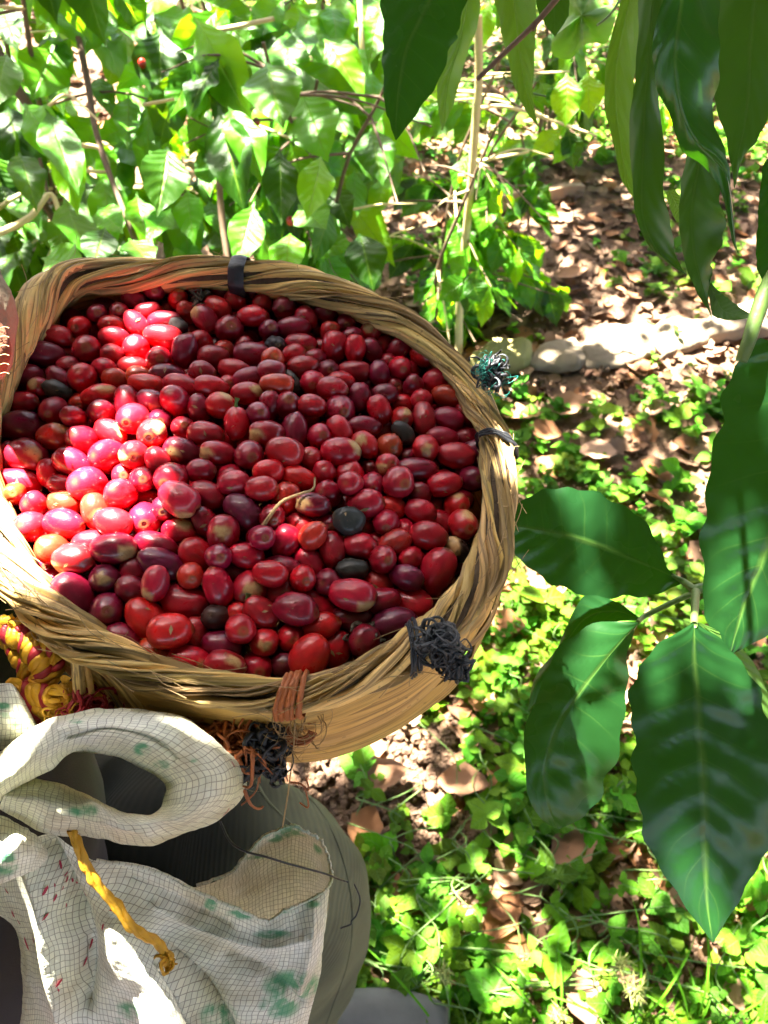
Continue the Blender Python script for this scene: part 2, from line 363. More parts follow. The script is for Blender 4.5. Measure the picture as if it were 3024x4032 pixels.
for k in range(12):
    tn = 1+.6*math.sin(k*2.4); yl = (k % 11 == 3)
    BG.append(leaf_mesh("coffee_leaf_shape", M['leaf_bg'], 12, 6, .12+.05*(k % 4), .18+.08*(k % 3), .04+.02*(k % 2), k, twist=(-.3+.2*(k % 4)), tint=(tn*(1.5 if yl else 1), tn*(1.15 if yl else 1), tn*.9)))

def add_leaf(parent, p0, p1, n, hw, me=None, name="leaf"):
    return link(name, me or random.choice(BG), parent, leaf_matrix(p0, p1, n, hw))
def stick(parent, pts, r0, r1, mat, name="branch", n=14, wob=.004, seed=0):
    path = catmull(pts, n); rad = np.linspace(r0, r1, n)
    if wob: path = path+wob*np.stack([vnoise(path, 9, seed+i) for i in range(3)], 1)
    V, Fq, uv = tube(path, rad, 6)
    add_mesh(name, V, Fq, mat, parent, uv); return path

def bush(label, x, y, h, nstem, nbr, seed, spread=.42, ll=(.10, .16), cap=190, zmin=.05, tilt=0):
    r = random.Random(seed); root = thing("coffee_bush", label, "bush", (x, y, 0), "coffee bushes behind the basket")
    cnt = 0
    for s_ in range(nstem):
        a = r.uniform(0, 6.28); bx = x+.06*math.cos(a); by = y+.06*math.sin(a)
        top = (bx+r.uniform(-.18, .18)+tilt, by+r.uniform(-.15, .15), h*r.uniform(.85, 1.1))
        path = stick(root, [(bx, by, -.03), (bx+r.uniform(-.04, .04), by+r.uniform(-.04, .04), h*.35), ((bx+top[0])/2+r.uniform(-.05, .05), (by+top[1])/2, h*.68), top], .009*h, .003, M['twig'], "stem", 18, .006, seed+s_)
        for b in range(nbr):
            f = r.uniform(.12, 1.0); i = min(int(f*17), 17); p = path[i]
            az = r.uniform(0, 6.28); L = spread*r.uniform(.5, 1.05)*(1.1-.35*f); dz = r.uniform(-.05, .2)
            d = np.array([math.cos(az), math.sin(az), 0])
            q1 = p+d*L*.5+np.array([0, 0, dz*.6*L]); q2 = p+d*L+np.array([0, 0, -.12*L+dz*L*.4])
            bp = stick(root, [p, q1, q2], .003, .0012, M['twig_pale'] if r.random() < .2 else M['twig'], "branch", 10, .003, seed*7+b)
            for k in range(2, 10):
                if cnt >= cap: break
                T = bp[min(k+1, 9)]-bp[k-1]; T /= np.linalg.norm(T)+1e-9
                for sd in (-1, 1):
                    if r.random() < .18 or bp[k][2] < zmin: continue
                    side = np.cross([0, 0, 1], T)*sd
                    Lf = r.uniform(*ll); dr = r.uniform(.5, 1.5)
                    dirv = side*r.uniform(.5, .9)+T*r.uniform(.3, .7)+np.array([0, 0, -dr*.8]); dirv /= np.linalg.norm(dirv)
                    nrm = np.array([0, 0, 1.0])+side*.5*dr+np.array([r.uniform(-.3, .3), r.uniform(-.6, .1), 0])
                    add_leaf(root, bp[k], bp[k]+dirv*Lf, nrm, Lf*r.uniform(.22, .28)); cnt += 1
    return root

# big leaves of the nearest bush, placed one by one (zoomed photo pixels * .9114)
HB = """350,-10,370,205,100;230,195,150,400,85;690,130,700,405,90;850,85,1040,435,85;1150,265,1210,510,100;1250,265,1570,480,60;1300,390,1395,650,95
940,450,1030,835,85;905,450,825,655,45;985,450,1130,735,70;30,455,90,700,70;110,455,240,640,65;195,455,330,805,70;585,535,430,590,45;600,580,495,805,36
1400,175,1565,365,60;870,-5,1110,110,52;1280,110,1030,240,52;715,15,750,195,45;0,25,55,145,60;550,300,600,565,52;640,420,640,850,45;725,630,700,870,80
815,825,815,1000,52;275,850,385,1095,72;420,890,510,980,55;1205,650,1225,915,62;1385,680,1350,885,60;1600,550,1645,770,70;1500,590,1605,750,45
1100,870,1035,1115,62;875,970,830,1085,40;1290,890,1400,970,66;1340,1075,1505,1045,50;1550,1005,1610,1205,72;1255,1015,1225,1160,62;555,1025,645,1125,60
180,1115,340,1125,72;455,990,400,1110,58;255,590,335,835,55;420,330,470,470,40;80,650,150,860,60;1000,180,930,30,50;560,20,640,110,50;450,0,470,140,45
1430,20,1460,160,50;1560,150,1600,300,50;1640,60,1600,220,55;900,860,960,1010,45;740,900,640,1010,45;10,800,60,960,45;1130,20,1190,140,50;30,230,-20,420,70
1250,560,1160,690,45;780,350,830,470,45;1440,800,1500,940,50;1190,1000,1100,1130,45;330,930,220,1060,50;60,1010,100,1130,45"""
hero_bush = thing("coffee_bush", "nearest coffee bush with the biggest glossy sunlit leaves, right behind the basket's back rim", "bush", P(900, 1000, 1.5)*[1, 1, 0], "coffee bushes behind the basket")
r_ = random.Random(5)
def bgdepth(px, py): return 1.05+.25*(1100-py)/1100+.22*max(0, px-700)/800
for k, it in enumerate(HB.replace("\n", ";").split(";")):
    x0, y0, x1, y1, w = [float(q)*.9114 for q in it.split(",")]
    d = bgdepth(x0, y0)+r_.uniform(-.10, .16)+(.25 if w < 50 else 0)
    p0 = P(x0, y0, d+.02); p1 = P(x1, y1, d-.04)
    n = -ray((x0+x1)/2, (y0+y1)/2)+np.array([r_.uniform(-.35, .35), r_.uniform(-.2, .2), r_.uniform(.1, .9)])
    add_leaf(hero_bush, p0, p1, n, w/F*d*1.28, BG[k % 12])
for k in range(120):                                           # the leaves between and behind them
    x0, y0 = r_.uniform(-80, 1680), r_.uniform(-120, 1020); d = bgdepth(x0, y0)+r_.uniform(.14, .5); L = r_.uniform(150, 300); a_ = r_.gauss(0, .55)
    p0 = P(x0, y0, d+.03); p1 = P(x0+math.sin(a_)*L, y0+math.cos(a_)*L*.85, d-.05)
    add_leaf(hero_bush, p0, p1, -ray(x0, y0)+np.array([r_.uniform(-.7, .7), r_.uniform(-.3, .3), r_.uniform(0, 1.2)]), L*r_.uniform(.22, .30)/F*d, BG[r_.randrange(12)])
def pxstick(root, pts, r0, r1, mat, name="branch", seed=0, wob=.003, n=16):
    return stick(root, [P(*q) for q in pts], r0, r1, mat, name, n, wob, seed)
pxstick(hero_bush, [(310, 150, 1.34), (345, 330, 1.33), (372, 500, 1.32), (430, 690, 1.3), (530, 940, 1.28), (600, 1150, 1.3)], .006, .004, M['twig'], "stem", 1)
pxstick(hero_bush, [(-40, 150, 1.3), (60, 330, 1.32), (120, 420, 1.34)], .012, .008, M['twig'], "stem", 2)
pxstick(hero_bush, [(-40, 930, 1.25), (110, 850, 1.28), (200, 760, 1.3), (240, 900, 1.3)], .006, .004, M['twig_pale'], "branch", 3)
pxstick(hero_bush, [(-20, 830, 1.3), (100, 760, 1.35), (200, 745, 1.4)], .004, .003, M['twig_pale'], "branch", 4)
pxstick(hero_bush, [(190, 420, 1.33), (270, 375, 1.3), (395, 478, 1.28)], .003, .002, M['twig_pale'], "branch", 5)
pxstick(hero_bush, [(310, 570, 1.3), (390, 585, 1.31), (420, 670, 1.31), (320, 670, 1.29)], .004, .003, M['twig_pale'], "branch", 6)
pxstick(hero_bush, [(560, 415, 1.3), (690, 390, 1.3)], .003, .0025, M['twig_pale'], "branch", 7)
pxstick(hero_bush, [(850, 125, 1.4), (960, 105, 1.4), (1080, 75, 1.42)], .005, .004, M['twig_pale'], "branch", 8)
pxstick(hero_bush, [(150, 620, 1.3), (175, 720, 1.32), (190, 800, 1.32)], .003, .002, M['twig'], "branch", 9)
pxstick(hero_bush, [(1415, -40, 1.6), (1420, 120, 1.6), (1428, 330, 1.6)], .006, .005, M['twig_pale'], "stem", 10)
pxstick(hero_bush, [(860, 560, 1.3), (870, 800, 1.33), (900, 1040, 1.35), (905, 1250, 1.36)], .006, .006, M['twig'], "stem", 11)
pxstick(hero_bush, [(1240, 860, 1.5), (1040, 910, 1.45), (870, 905, 1.4)], .002, .0015, M['twig'], "branch", 12)
# a few ripe berries that still hang on the bush
for (x, y, d) in ((1143, 870, 1.35), (560, 250, 1.4), (1010, 480, 1.45)):
    a = np.linspace(0, 2*np.pi, 10, endpoint=False); b = np.linspace(0, np.pi, 7)
    A, B = np.meshgrid(b, a, indexing='ij'); c = P(x, y, d)
    V = c+.0075*np.stack([np.sin(A)*np.cos(B), np.sin(A)*np.sin(B), 1.2*np.cos(A)], -1).reshape(-1, 3)
    o = add_mesh("hanging_berry", V, grid_faces(7, 10, cv=True), M['cherry'], hero_bush); o.color = (.45, .02, .015, 1)

bush("dense coffee bush low behind the nearest leaves at the upper left", -.62, 1.45, 1.05, 3, 16, 11, .38, (.11, .17), 200)
bush("shaded leafy coffee bush filling the gap right behind the basket", -.12, 1.45, .82, 3, 15, 12, .36, (.10, .16), 200)
bush("low coffee bush between the basket's back rim and the pale sapling", .18, 1.72, .62, 3, 13, 13, .30, (.08, .135), 190, tilt=.02)
bush("tall sunlit coffee bush at the far upper left corner", -1.05, 2.2, 1.15, 3, 15, 14, .5, (.10, .16), 170)
bush("sunlit coffee bush in the second row behind the nearest bush", -.25, 2.55, 1.0, 3, 15, 15, .5, (.10, .15), 170)
bush("bright coffee bush standing just behind the pale sapling", .62, 2.75, .95, 3, 14, 16, .48, (.09, .14), 170)
bush("far coffee bush behind the old board", 1.15, 3.55, 1.0, 3, 14, 17, .5, (.10, .14), 150)
bush("far coffee bush at the top edge above the leaf litter", 1.95, 3.9, .9, 3, 13, 18, .5, (.10, .14), 150)
bush("far coffee bush in the back row at the upper left", -.75, 3.4, 1.2, 3, 14, 19, .55, (.10, .15), 140)
bush("far coffee bush in the back row at the top middle", .25, 3.7, 1.1, 3, 14, 20, .55, (.10, .15), 140)

# thin pale sapling
sap = thing("sapling", "thin pale bare sapling stem rising right of the basket's back rim", "sapling", ground(1810, 1390))
g0 = ground(1810, 1390); dS = depth(g0)
pxstick(sap, [(1808, 1400, dS), (1815, 1200, dS-.1), (1832, 960, dS-.2), (1850, 750, dS-.28), (1868, 500, dS-.36), (1885, 300, dS-.42), (1890, 60, dS-.5)], .011, .009, M['twig_pale'], "stem", 21, .004, 26)
pxstick(sap, [(1878, 425, dS-.38), (2000, 420, dS-.36), (2180, 480, dS-.3), (2350, 540, dS-.3)], .004, .003, M['twig_pale'], "branch", 22)
pxstick(sap, [(1866, 640, dS-.3), (1960, 625, dS-.3), (2080, 605, dS-.3)], .004, .003, M['twig_pale'], "branch", 23)
pxstick(sap, [(1890, 370, dS-.4), (1790, 365, dS-.4)], .005, .003, M['twig_pale'], "branch", 24)
pxstick(sap, [(1885, 295, dS-.4), (1975, 290, dS-.4), (2240, 285, dS-.4)], .003, .002, M['twig_pale'], "branch", 25)
pxstick(sap, [(1855, 690, dS-.28), (1800, 690, dS-.28)], .005, .003, M['twig_pale'], "branch", 26)
for k, (x0, y0, x1, y1, w) in enumerate([(1850, 1090, 1730, 1180, 50), (1850, 1090, 1895, 1190, 45), (2230, 500, 2270, 655, 42), (2215, 505, 2100, 600, 38), (1835, 1060, 1770, 1020, 35), (2270, 520, 2180, 640, 35), (2200, 300, 2230, 450, 60), (2300, 300, 2330, 420, 50), (2130, 320, 2160, 420, 40)]):
    p0, p1 = P(x0, y0, dS-.3), P(x1, y1, dS-.3)
    add_leaf(sap, p0, p1, [r_.uniform(-.3, .3), -.7, .8], w/F*dS*.95, BG[(k*5) % 12])
# a small shrub beside it
sh = thing("young_shrub", "young dark-leaved shrub standing in the litter right of the pale sapling", "shrub", ground(2070, 900))
g1 = depth(ground(2075, 900))
pxstick(sh, [(2078, 910, g1), (2085, 800, g1-.1), (2075, 650, g1-.2), (2050, 520, g1-.3)], .005, .003, M['twig'], "stem", 31)
for k in range(22):
    x, y = r_.uniform(1990, 2180), r_.uniform(520, 860); d = g1-.15-.1*(900-y)/400
    a = r_.uniform(.2, 2.9); L = r_.uniform(70, 130)
    add_leaf(sh, P(2078, y-10, d), P(x+math.cos(a)*L*.5, y+math.sin(a)*L*.5+30, d-.02), [r_.uniform(-.5, .5), -.5, 1], 26/F*d, BG[k % 12])

# ---------------------------------------------------------------- stones and board
def rock(name, label, outline, hgt, mat, seed, squash=1.0):
    """outline: footprint in ground pixels (closed)"""
    g = np.array([ground(x, y) for x, y in outline]); c = g.mean(0); rg = catmull(g, 60, True); V = [];
    lv = [(1.02, -.03), (1.04, .25), (1.0, .62), (.93, .86), (.78, .98), (.45, 1.03), (.0, 1.04)]
    for s_, z in lv: V.append(np.c_[c[:2]+(rg[:, :2]-c[:2])*s_, np.full(60, z*hgt)])
    V = np.vstack(V); V += .016*np.stack([vnoise(V, 11, seed+i) for i in range(3)], 1)+.009*np.stack([vnoise(V, 37, seed+5+i) for i in range(3)], 1)
    o = add_mesh(name, V, grid_faces(len(lv), 60, cv=True), mat); tag(o, label, "stone", "stones in a low row beside the path")
rock("stone", "largest pale sunlit stone, in the middle of the row", [(2290, 1450), (2400, 1450), (2520, 1430), (2575, 1400), (2560, 1310), (2450, 1300), (2330, 1320), (2280, 1380)], .034, M['stone'], 1)
rock("stone", "low tan stone in the row, between the mossy one and the largest one", [(2080, 1440), (2180, 1462), (2270, 1455), (2290, 1400), (2240, 1345), (2130, 1365)], .024, M['stone'], 33)
rock("stone", "angular pale stone in the row, right of the largest one", [(2585, 1405), (2680, 1390), (2770, 1365), (2775, 1290), (2680, 1275), (2580, 1300)], .030, M['stone'], 45)
rock("stone", "yellow-green mossy stone at the left end of the stone row", [(1850, 1480), (1960, 1490), (2075, 1455), (2080, 1390), (1960, 1390), (1860, 1430)], .045, M['moss'], 9)
rock("stone", "pale stone at the right end of the row, half hidden by the hanging leaves", [(2775, 1350), (2930, 1340), (3100, 1310), (3120, 1215), (2950, 1220), (2790, 1260)], .045, M['stone'], 17)
def board():
    a, b = ground(1820, 845), ground(2290, 760); d = b-a; L = np.linalg.norm(d); d /= L; n = np.cross([0, 0, 1], d)
    V = []; 
    for i, f in enumerate(np.linspace(0, 1, 9)):
        c = a+d*L*f; h = .055-.02*f+.004*math.sin(i*2.1)
        for s_, z in ((-1, -.02), (-1, h), (1, h-.003), (1, -.02)): V.append(c+n*s_*.014+np.array([0, 0, z]))
    Fq = grid_faces(9, 4, cv=True).tolist()+[[0, 1, 2, 3], [35, 34, 33, 32]]
    tag(add_mesh("old_board", np.array(V), Fq, M['board'], smooth=False), "weathered brown board set on edge in the leaf litter, far back beside the sapling", "board")
board()

# ---------------------------------------------------------------- leaf litter
def dry_shape(seed, curl):
    r = np.random.default_rng(seed); u = np.linspace(0, 1, 9); v = np.linspace(-1, 1, 5); U, W = np.meshgrid(u, v, indexing='ij')
    w = np.sin(np.pi*np.clip(U, 0.03, .99)**.9)**.8*(1+.12*np.sin(U*19+seed)); a = W*curl
    y = np.sin(a)/max(curl, .1)*w; z = (1-np.cos(a))/max(curl, .1)*w*.8+.12*np.sin(U*4+seed)
    return np.stack([U-.5, y*.42, z*.42], -1).reshape(-1, 3), grid_faces(9, 5), np.stack([U.ravel(), (W.ravel()+1)/2], 1)
DSH = [dry_shape(k, .3+.22*(k % 6)) for k in range(10)]
DCOL = [(1, 1, 1), (1.25, 1.1, 1.0), (.6, .55, .5), (1.1, .8, .6), (1.6, 1.6, 1.7), (.8, .75, .75), (.45, .35, .32), (1.35, 1.0, .7)]
def rot3(rx, ry, rz):
    m = (Matrix.Rotation(rz, 3, 'Z') @ Matrix.Rotation(ry, 3, 'Y') @ Matrix.Rotation(rx, 3, 'X')); return np.array(m)
def in_view(x, y, m=.1):
    q = topx((x, y, 0)); return -m*3024 < q[0] < 3024*(1+m) and -m*4032 < q[1] < 4032*(1+m)
# explicitly placed dry leaves: px, py, length px, angle, curl shape
DL = [(1440, 3270, 170, -70, 2, 7), (1820, 3100, 190, 10, 4, 1), (2250, 3350, 200, -25, 3, 1), (1680, 3440, 190, -8, 5, 4), (1660, 3560, 150, 10, 8, 6), (1960, 3600, 90, 30, 2, 7), (2280, 3930, 200, 80, 1, 5),
      (2100, 3860, 150, 20, 4, 2), (2470, 3880, 150, 60, 3, 5), (2880, 3920, 120, 80, 2, 0), (2950, 3540, 110, -50, 2, 3), (1500, 3070, 210, -8, 5, 1), (2070, 2950, 110, 40, 4, 3), (1540, 2560, 170, -20, 6, 7),
      (1450, 2960, 140, 0, 7, 1), (1980, 2480, 160, 15, 3, 7), (2130, 2350, 180, -10, 1, 1), (1900, 2780, 140, 60, 2, 3), (2620, 3190, 90, 70, 3, 1), (2400, 3120, 120, 30, 2, 7), (2900, 2440, 140, 40, 5, 3), (2500, 2660, 100, 0, 2, 1),
      (2230, 1620, 150, -5, 3, 1), (2350, 1800, 140, 10, 6, 4), (2140, 1720, 130, 20, 2, 7), (2070, 1650, 140, -15, 1, 1), (2560, 1640, 130, 5, 4, 0), (1760, 1200, 110, 0, 5, 3), (2000, 1170, 90, 20, 3, 3), (2250, 1100, 110, -10, 2, 1)]
cnt = 0; DLAB = {}
side = {0: "pale", 1: "light tan", 2: "dark brown", 3: "rust brown", 4: "bleached", 5: "dull brown", 6: "nearly black", 7: "orange-tan"}
for (px, py, L, a, sh_, c) in DL:
    V, Fq, uv = DSH[sh_]; g = ground(px, py); s_ = L/F*depth(g)*1.05
    z = np.array([0, 0, .02+max(0, V[:, 2].max()*.2)*s_])
    Vw = V*s_ @ rot3(r_.uniform(-.3, .3), r_.uniform(-.3, .1), -R(a)).T+g+z
    o = add_mesh("dry_leaf", Vw, Fq, M['dry'], None, uv, {"tint": np.tile(DCOL[c], (len(V), 1))})
    o.data.polygons.foreach_set("use_smooth", [True]*len(o.data.polygons))
    zone = ("beside the grey trousers" if px < 1750 and py > 2900 else "near the bottom edge" if py > 3700 else "below the hanging leaf cluster" if py > 3000 else "just right of the basket" if py > 1900 else "in front of the stone row" if py > 1500 else "behind the basket near the sapling")
    lb_ = f"{side[c]} {'curled' if sh_ > 2 else 'flat'} fallen leaf {zone}"
    if lb_ in DLAB: lb_ = f"{'smaller' if L < DLAB[lb_] else 'larger'} {side[c]} {'curled' if sh_ > 2 else 'flat'} fallen leaf {zone}"
    if lb_ in DLAB: lb_ = lb_.replace("fallen leaf", "fallen leaf, the lower one," if py > 2200 else "fallen leaf, the middle one,")
    DLAB[lb_] = L; tag(o, lb_, "dry leaf", "fallen dry leaves on the ground"); cnt += 1

def litter_density(x, y, q):
    px, py = q
    if py < 1560: return 1.0
    if px < 1750 and py > 2850 and py < 3350: return .25
    if 1500 < py < 2000: return .3
    return .6
mb = MB(); n = 0; VV = []; FF = []; UU = []; CC = []; base = 0
while n < 5200:
    y = rng.uniform(.02, 4.3)**1.0; x = rng.uniform(-.5-.4*y, .6+.75*y)
    q = topx((x, y, 0))
    if not (-200 < q[0] < 3300 and -200 < q[1] < 4300) or (q[0] < 1100 and q[1] > 500): continue
    if rng.random() > litter_density(x, y, q): continue
    V, Fq, uv = DSH[rng.integers(10)]; s_ = rng.uniform(.02, .065)*(1.0 if y > 1.4 else 1.35)
    m_ = rot3(rng.uniform(-.5, .5), rng.uniform(-.4, .4), rng.uniform(0, 6.28))
    VV.append(V*s_ @ m_.T+np.array([x, y, rng.uniform(.0, .018)+ground_h(np.array([x]), np.array([y]))[0]]))
    FF.append(Fq+base); UU.append(uv); CC.append(np.tile(np.array(DCOL[rng.integers(8)])*rng.uniform(.7, 1.1), (len(V), 1))); base += len(V); n += 1
tag(add_mesh("leaf_litter", np.vstack(VV), np.vstack(FF), M['dry'], None, np.vstack(UU), {"tint": np.vstack(CC)}), "carpet of small brown fallen leaves covering the soil", "leaf litter", kind="stuff")

# soil clods
def clods():
    VV = []; FF = []; base = 0; a = np.linspace(0, 2*np.pi, 6, endpoint=False)
    for k in range(2600):
        if k < 900: px, py = rng.uniform(1150, 1900), rng.uniform(2850, 3500)
        else: px, py = rng.uniform(1300, 3024), rng.uniform(900, 4032)
        g = ground(px, py); s_ = rng.uniform(.003, .011); V = []
        for z, r0 in ((-.5, .8), (.3, 1), (.9, .5)): V.append(np.c_[np.cos(a)*r0, np.sin(a)*r0, np.full(6, z)])
        V = np.vstack(V)*s_*rng.uniform(.7, 1.3, (18, 3)); VV.append(V+g); F_ = grid_faces(3, 6, cv=True); FF.append(F_+base)
        FF.append(np.array([[12, 13, 14, 15], [12, 15, 16, 17]])+base); base += 18
    tag(add_mesh("soil_crumbs", np.vstack(VV), np.vstack(FF), M['soil'], smooth=False), "crumbs of brown soil on bare ground", "soil", kind="stuff")
clods()

# ---------------------------------------------------------------- ground cover
def herb_leaf(kind):
    if kind == 0: nu, nv = 5, 3
    else: nu, nv = 5, 3
    u = np.linspace(0, 1, nu); v = np.linspace(-1, 1, nv); U, W = np.meshgrid(u, v, indexing='ij')
    w = np.sin(np.pi*np.clip(U, .02, .97)**.75)*(.36 if kind == 0 else .5)
    z = .18*np.abs(W)*w-.25*U**2+.12*U
    return np.stack([U, W*w, z], -1).reshape(-1, 3), grid_faces(nu, nv), np.stack([U.ravel(), (W.ravel()+1)/2], 1)
HL = [herb_leaf(0), herb_leaf(1)]
def plant(x, y, h, nl, ls, r, z0=0):
    """a little stem with leaves in pairs; returns arrays"""
    out = []; lean = r.uniform(-.6, .6, 2)
    for k in range(nl):
        f = (k//2+1)/((nl+1)//2); c = np.array([x+lean[0]*h*f, y+lean[1]*h*f, z0+h*f])
        az = (k % 2)*math.pi+(k//2)*1.4+r.uniform(-.5, .5)+lean[0]; V, Fq, uv = HL[int(r.random() < .4)]
        m_ = rot3(r.uniform(-.4, .4), -r.uniform(-.35, .7), az); s_ = ls*r.uniform(.6, 1.2)
        out.append((V*s_ @ m_.T+c, Fq, uv))
    return out
def cover(name, label, n, region, dens, hrange, lrange, mat, tintf):
    VV = []; FF = []; UU = []; CC = []; base = 0; k = 0; tries = 0
    while k < n and tries < n*40:
        tries += 1
        x, y = region(); q = topx((x, y, 0))
        if not (-250 < q[0] < 3300 and -250 < q[1] < 4350) or (q[0] < 1000 and q[1] > 900 and q[1] < 3600): continue
        if rng.random() > dens(x, y, q): continue
        z0 = float(ground_h(np.array([x]), np.array([y]))[0]); k += 1; tc_ = tintf()
        for V, Fq, uv in plant(x, y, rng.uniform(*hrange), rng.integers(4, 9), rng.uniform(*lrange)*rng.choice([.7, 1, 1, 1.5]), rng, z0):
            VV.append(V); FF.append(Fq+base); UU.append(uv); CC.append(np.tile(tc_*rng.uniform(.8, 1.2), (len(V), 1))); base += len(V)
    tag(add_mesh(name, np.vstack(VV), np.vstack(FF), mat, None, np.vstack(UU), {"tint": np.vstack(CC)}), label, "ground cover", kind="stuff")
def patch(x, y, s, seed, thr): return vnoise(np.array([[x, y, 0.]]), s, seed)[0] > thr
def dens_a(x, y, q):
    px, py = q
    if py < 1560:                                              # the brown litter zone
        base = .22 if patch(x, y, 7, 41, .15) else .03
        if py < 650: base = .9
        if px > 2500: base += .25
        if 1150 < py < 1480 and px > 1800: base = .05
        return base
    if py < 1950 and px < 2700: return .9 if patch(x, y, 8, 42, -.3) else .3
    if px < 1850 and 2800 < py < 3350: return .10 if patch(x, y, 12, 45, .2) else .015
    if py > 3250: return .62 if patch(x, y, 14, 47, -.25) else .12
    return .75 if patch(x, y, 9, 43, -.25) else .2
reg = lambda: ((lambda y: (rng.uniform(-.3-.2*y, .55+.72*y), y))(rng.uniform(.0, 1.0)**1.15*4.4+.0))
tf = lambda: np.array([rng.uniform(.6, 1.3), rng.uniform(.7, 1.15), rng.uniform(.5, 1.4)])*rng.choice([.75, 1.0, 1.15])
cover("ground_cover", "small green weeds and creeping herbs over the ground", 4300, reg, dens_a, (.012, .06), (.015, .034), M['herb'], tf)
reg2 = lambda: (rng.uniform(-.35, .6), rng.uniform(-.02, 1.0))
cover("ground_cover", "dense small-leaved green weeds at the lower right", 750, reg2, dens_a, (.02, .08), (.012, .028), M['herb'], tf)

# larger vine seedlings with lobed leaves, each its own plant
def lobed(parent, c, s_, az, tilt, tint):
    """palmate three-lobed leaf"""
    V = [np.zeros(3)]; n = 30
    for i in range(n):
        a = -2.5+5.0*i/(n-1); rr = .30+.70*max(0, math.cos(a*1.5*1.0))**1.2 if abs(a) < 1.05 else .30+.42*max(0, math.cos((abs(a)-1.55)*2.6))**1.2
        V.append(np.array([math.cos(a)*rr, math.sin(a)*rr, -.25*rr**2+.05*math.sin(a*3)]))
    V = np.array(V); uv = np.c_[np.clip(V[:, 0], 0, 1), np.clip(V[:, 1]*.45+.5, 0, 1)]
    Vw = V*s_ @ rot3(tilt[0], tilt[1], az).T+c
    add_mesh("leaf", Vw, [[0, i, i+1] for i in range(1, n)], M['herb'], parent, uv, {"tint": np.tile(tint, (len(V), 1))})
VS = [(1870, 3420, 150, -90, (1.5, 1.5, 2.2), "pale grey-green three-lobed vine leaf standing clear of the weeds"), (1700, 3560, 150, 200, (.8, .9, .5), "dark green pointed vine leaf right beside the trouser edge"),
      (1950, 3900, 170, -60, (.5, .6, .6), "dark blue-green five-pointed vine leaf near the bottom edge"), (1760, 3620, 150, -70, (.8, 1, .6), "mid green lobed vine leaf under the pale one"),
      (1520, 3560, 120, 60, (1.3, 1.3, .6), "bright green vine leaf touching the trouser edge"), (2170, 3560, 140, 40, (1.2, 1.2, 1.2), "folded light green vine leaf amid the small weeds"),
      (1880, 3520, 90, -30, (.7, .9, 1.0), "small grey-green vine leaf at the right of the dark one"), (2450, 3480, 110, 20, (.9, 1, .9), "soft green vine leaf left of the big dark hanging leaf's tip"),
      (2620, 1630, 90, 10, (1, 1, 1), "vine leaf in front of the large pale stone"), (2230, 2050, 100, 70, (1.3, 1.3, 1), "bright vine leaf above the left-pointing coffee leaf"), (2500, 2230, 150, 0, (1.5, 1.6, 1.9), "whitish vine leaf behind the leaf cluster's twig"),
      (2600, 2060, 120, 140, (1.3, 1.4, 1.5), "pale vine leaf just above the leaf cluster's twig"), (1480, 3440, 100, -40, (1, 1.1, .6), "small vine leaf beside the knee")]
for k, (px, py, L, a, tn, lab) in enumerate(VS):
    g = ground(px, py, .05); g2 = ground(px, py-5); rt = thing("vine_seedling", lab, "vine leaf", ground(px, py), "lobed vine leaves among the weeds")
    s_ = L/F*depth(g)*.62
    V, Fq, uv = tube(catmull([g2+[0, .0, -.02], (g+g2)/2+[.01, .005, 0], g], 8), .0009, 5); add_mesh("stem", V, Fq, M['stem_green'], rt, uv)
    lobed(rt, g, s_, -R(a), (r_.uniform(-.25, .25)+.15, r_.uniform(-.3, .2)), tn)
# creeping stems and grass blades
mb = MB()
for k in range(130):
    px, py = rng.uniform(1400, 3000), rng.uniform(2300, 4032) if k % 2 else rng.uniform(3200, 4032)
    g = ground(px, py, .02); a = rng.uniform(0, 6.28); L = rng.uniform(.06, .2); pts = [g+np.array([math.cos(a)*L*f+.02*math.sin(f*6+k), math.sin(a)*L*f, .02*math.sin(f*3)+rng.uniform(0, .02)]) for f in np.linspace(0, 1, 5)]
    V, Fq, uv = tube(catmull(pts, 12), .0011, 5); mb.add(V, Fq, uv)
tag(mb.build("creeping_stems", M['stem_green']), "thin green creeping stems threading through the weeds", "stems", kind="stuff")
def sedge(px, py, label, nb, heads, seed):
    r = random.Random(seed); g = ground(px, py); rt = thing("sedge", label, "sedge", g, "spiky sedges at the bottom edge")
    for k in range(nb):
        a = r.uniform(0, 6.28); L = r.uniform(.07, .16); d = np.array([math.cos(a), math.sin(a), 0])
        pts = catmull([g, g+d*L*.4+[0, 0, L*.5], g+d*L*.85+[0, 0, L*.55], g+d*L*1.15+[0, 0, L*.35]], 12)
        T = np.gradient(pts, axis=0); sd = np.cross(T, [0, 0, 1]); sd /= np.linalg.norm(sd, axis=1)[:, None]+1e-9
        w = .0017*np.sin(np.linspace(.4, np.pi, 12))[:, None]; V = np.stack([pts-sd*w, pts+[0, 0, -.0006], pts+sd*w], 1).reshape(-1, 3)
        add_mesh("blade", V, grid_faces(12, 3), M['herb'], rt, np.tile([.3, .7], (36, 1)), {"tint": np.tile((.9, 1.1, .8), (36, 1))})
    for (hx, hy, rr) in heads:
        c = ground(hx, hy, .09); V, Fq, uv = tube(catmull([g, (g+c)/2+[.005, 0, .02], c], 10), .0009, 5); add_mesh("stem", V, Fq, M['stem_green'], rt, uv)
        mb = MB()
        for k in range(46):
            v = np.array([r.gauss(0, 1), r.gauss(0, 1), r.gauss(0, 1)+.3]); v /= np.linalg.norm(v); s_ = rr*r.uniform(.6, 1.0); o_ = c+np.array([r.gauss(0, 1), r.gauss(0, 1), r.gauss(0, 1)])*rr*.22
            V, Fq, uv = tube(np.array([o_, o_+v*s_*.5, o_+v*s_]), [.0006, .0009, .0002], 4); mb.add(V, Fq, uv)
        mb.build("seed_head", M['seed'], rt)
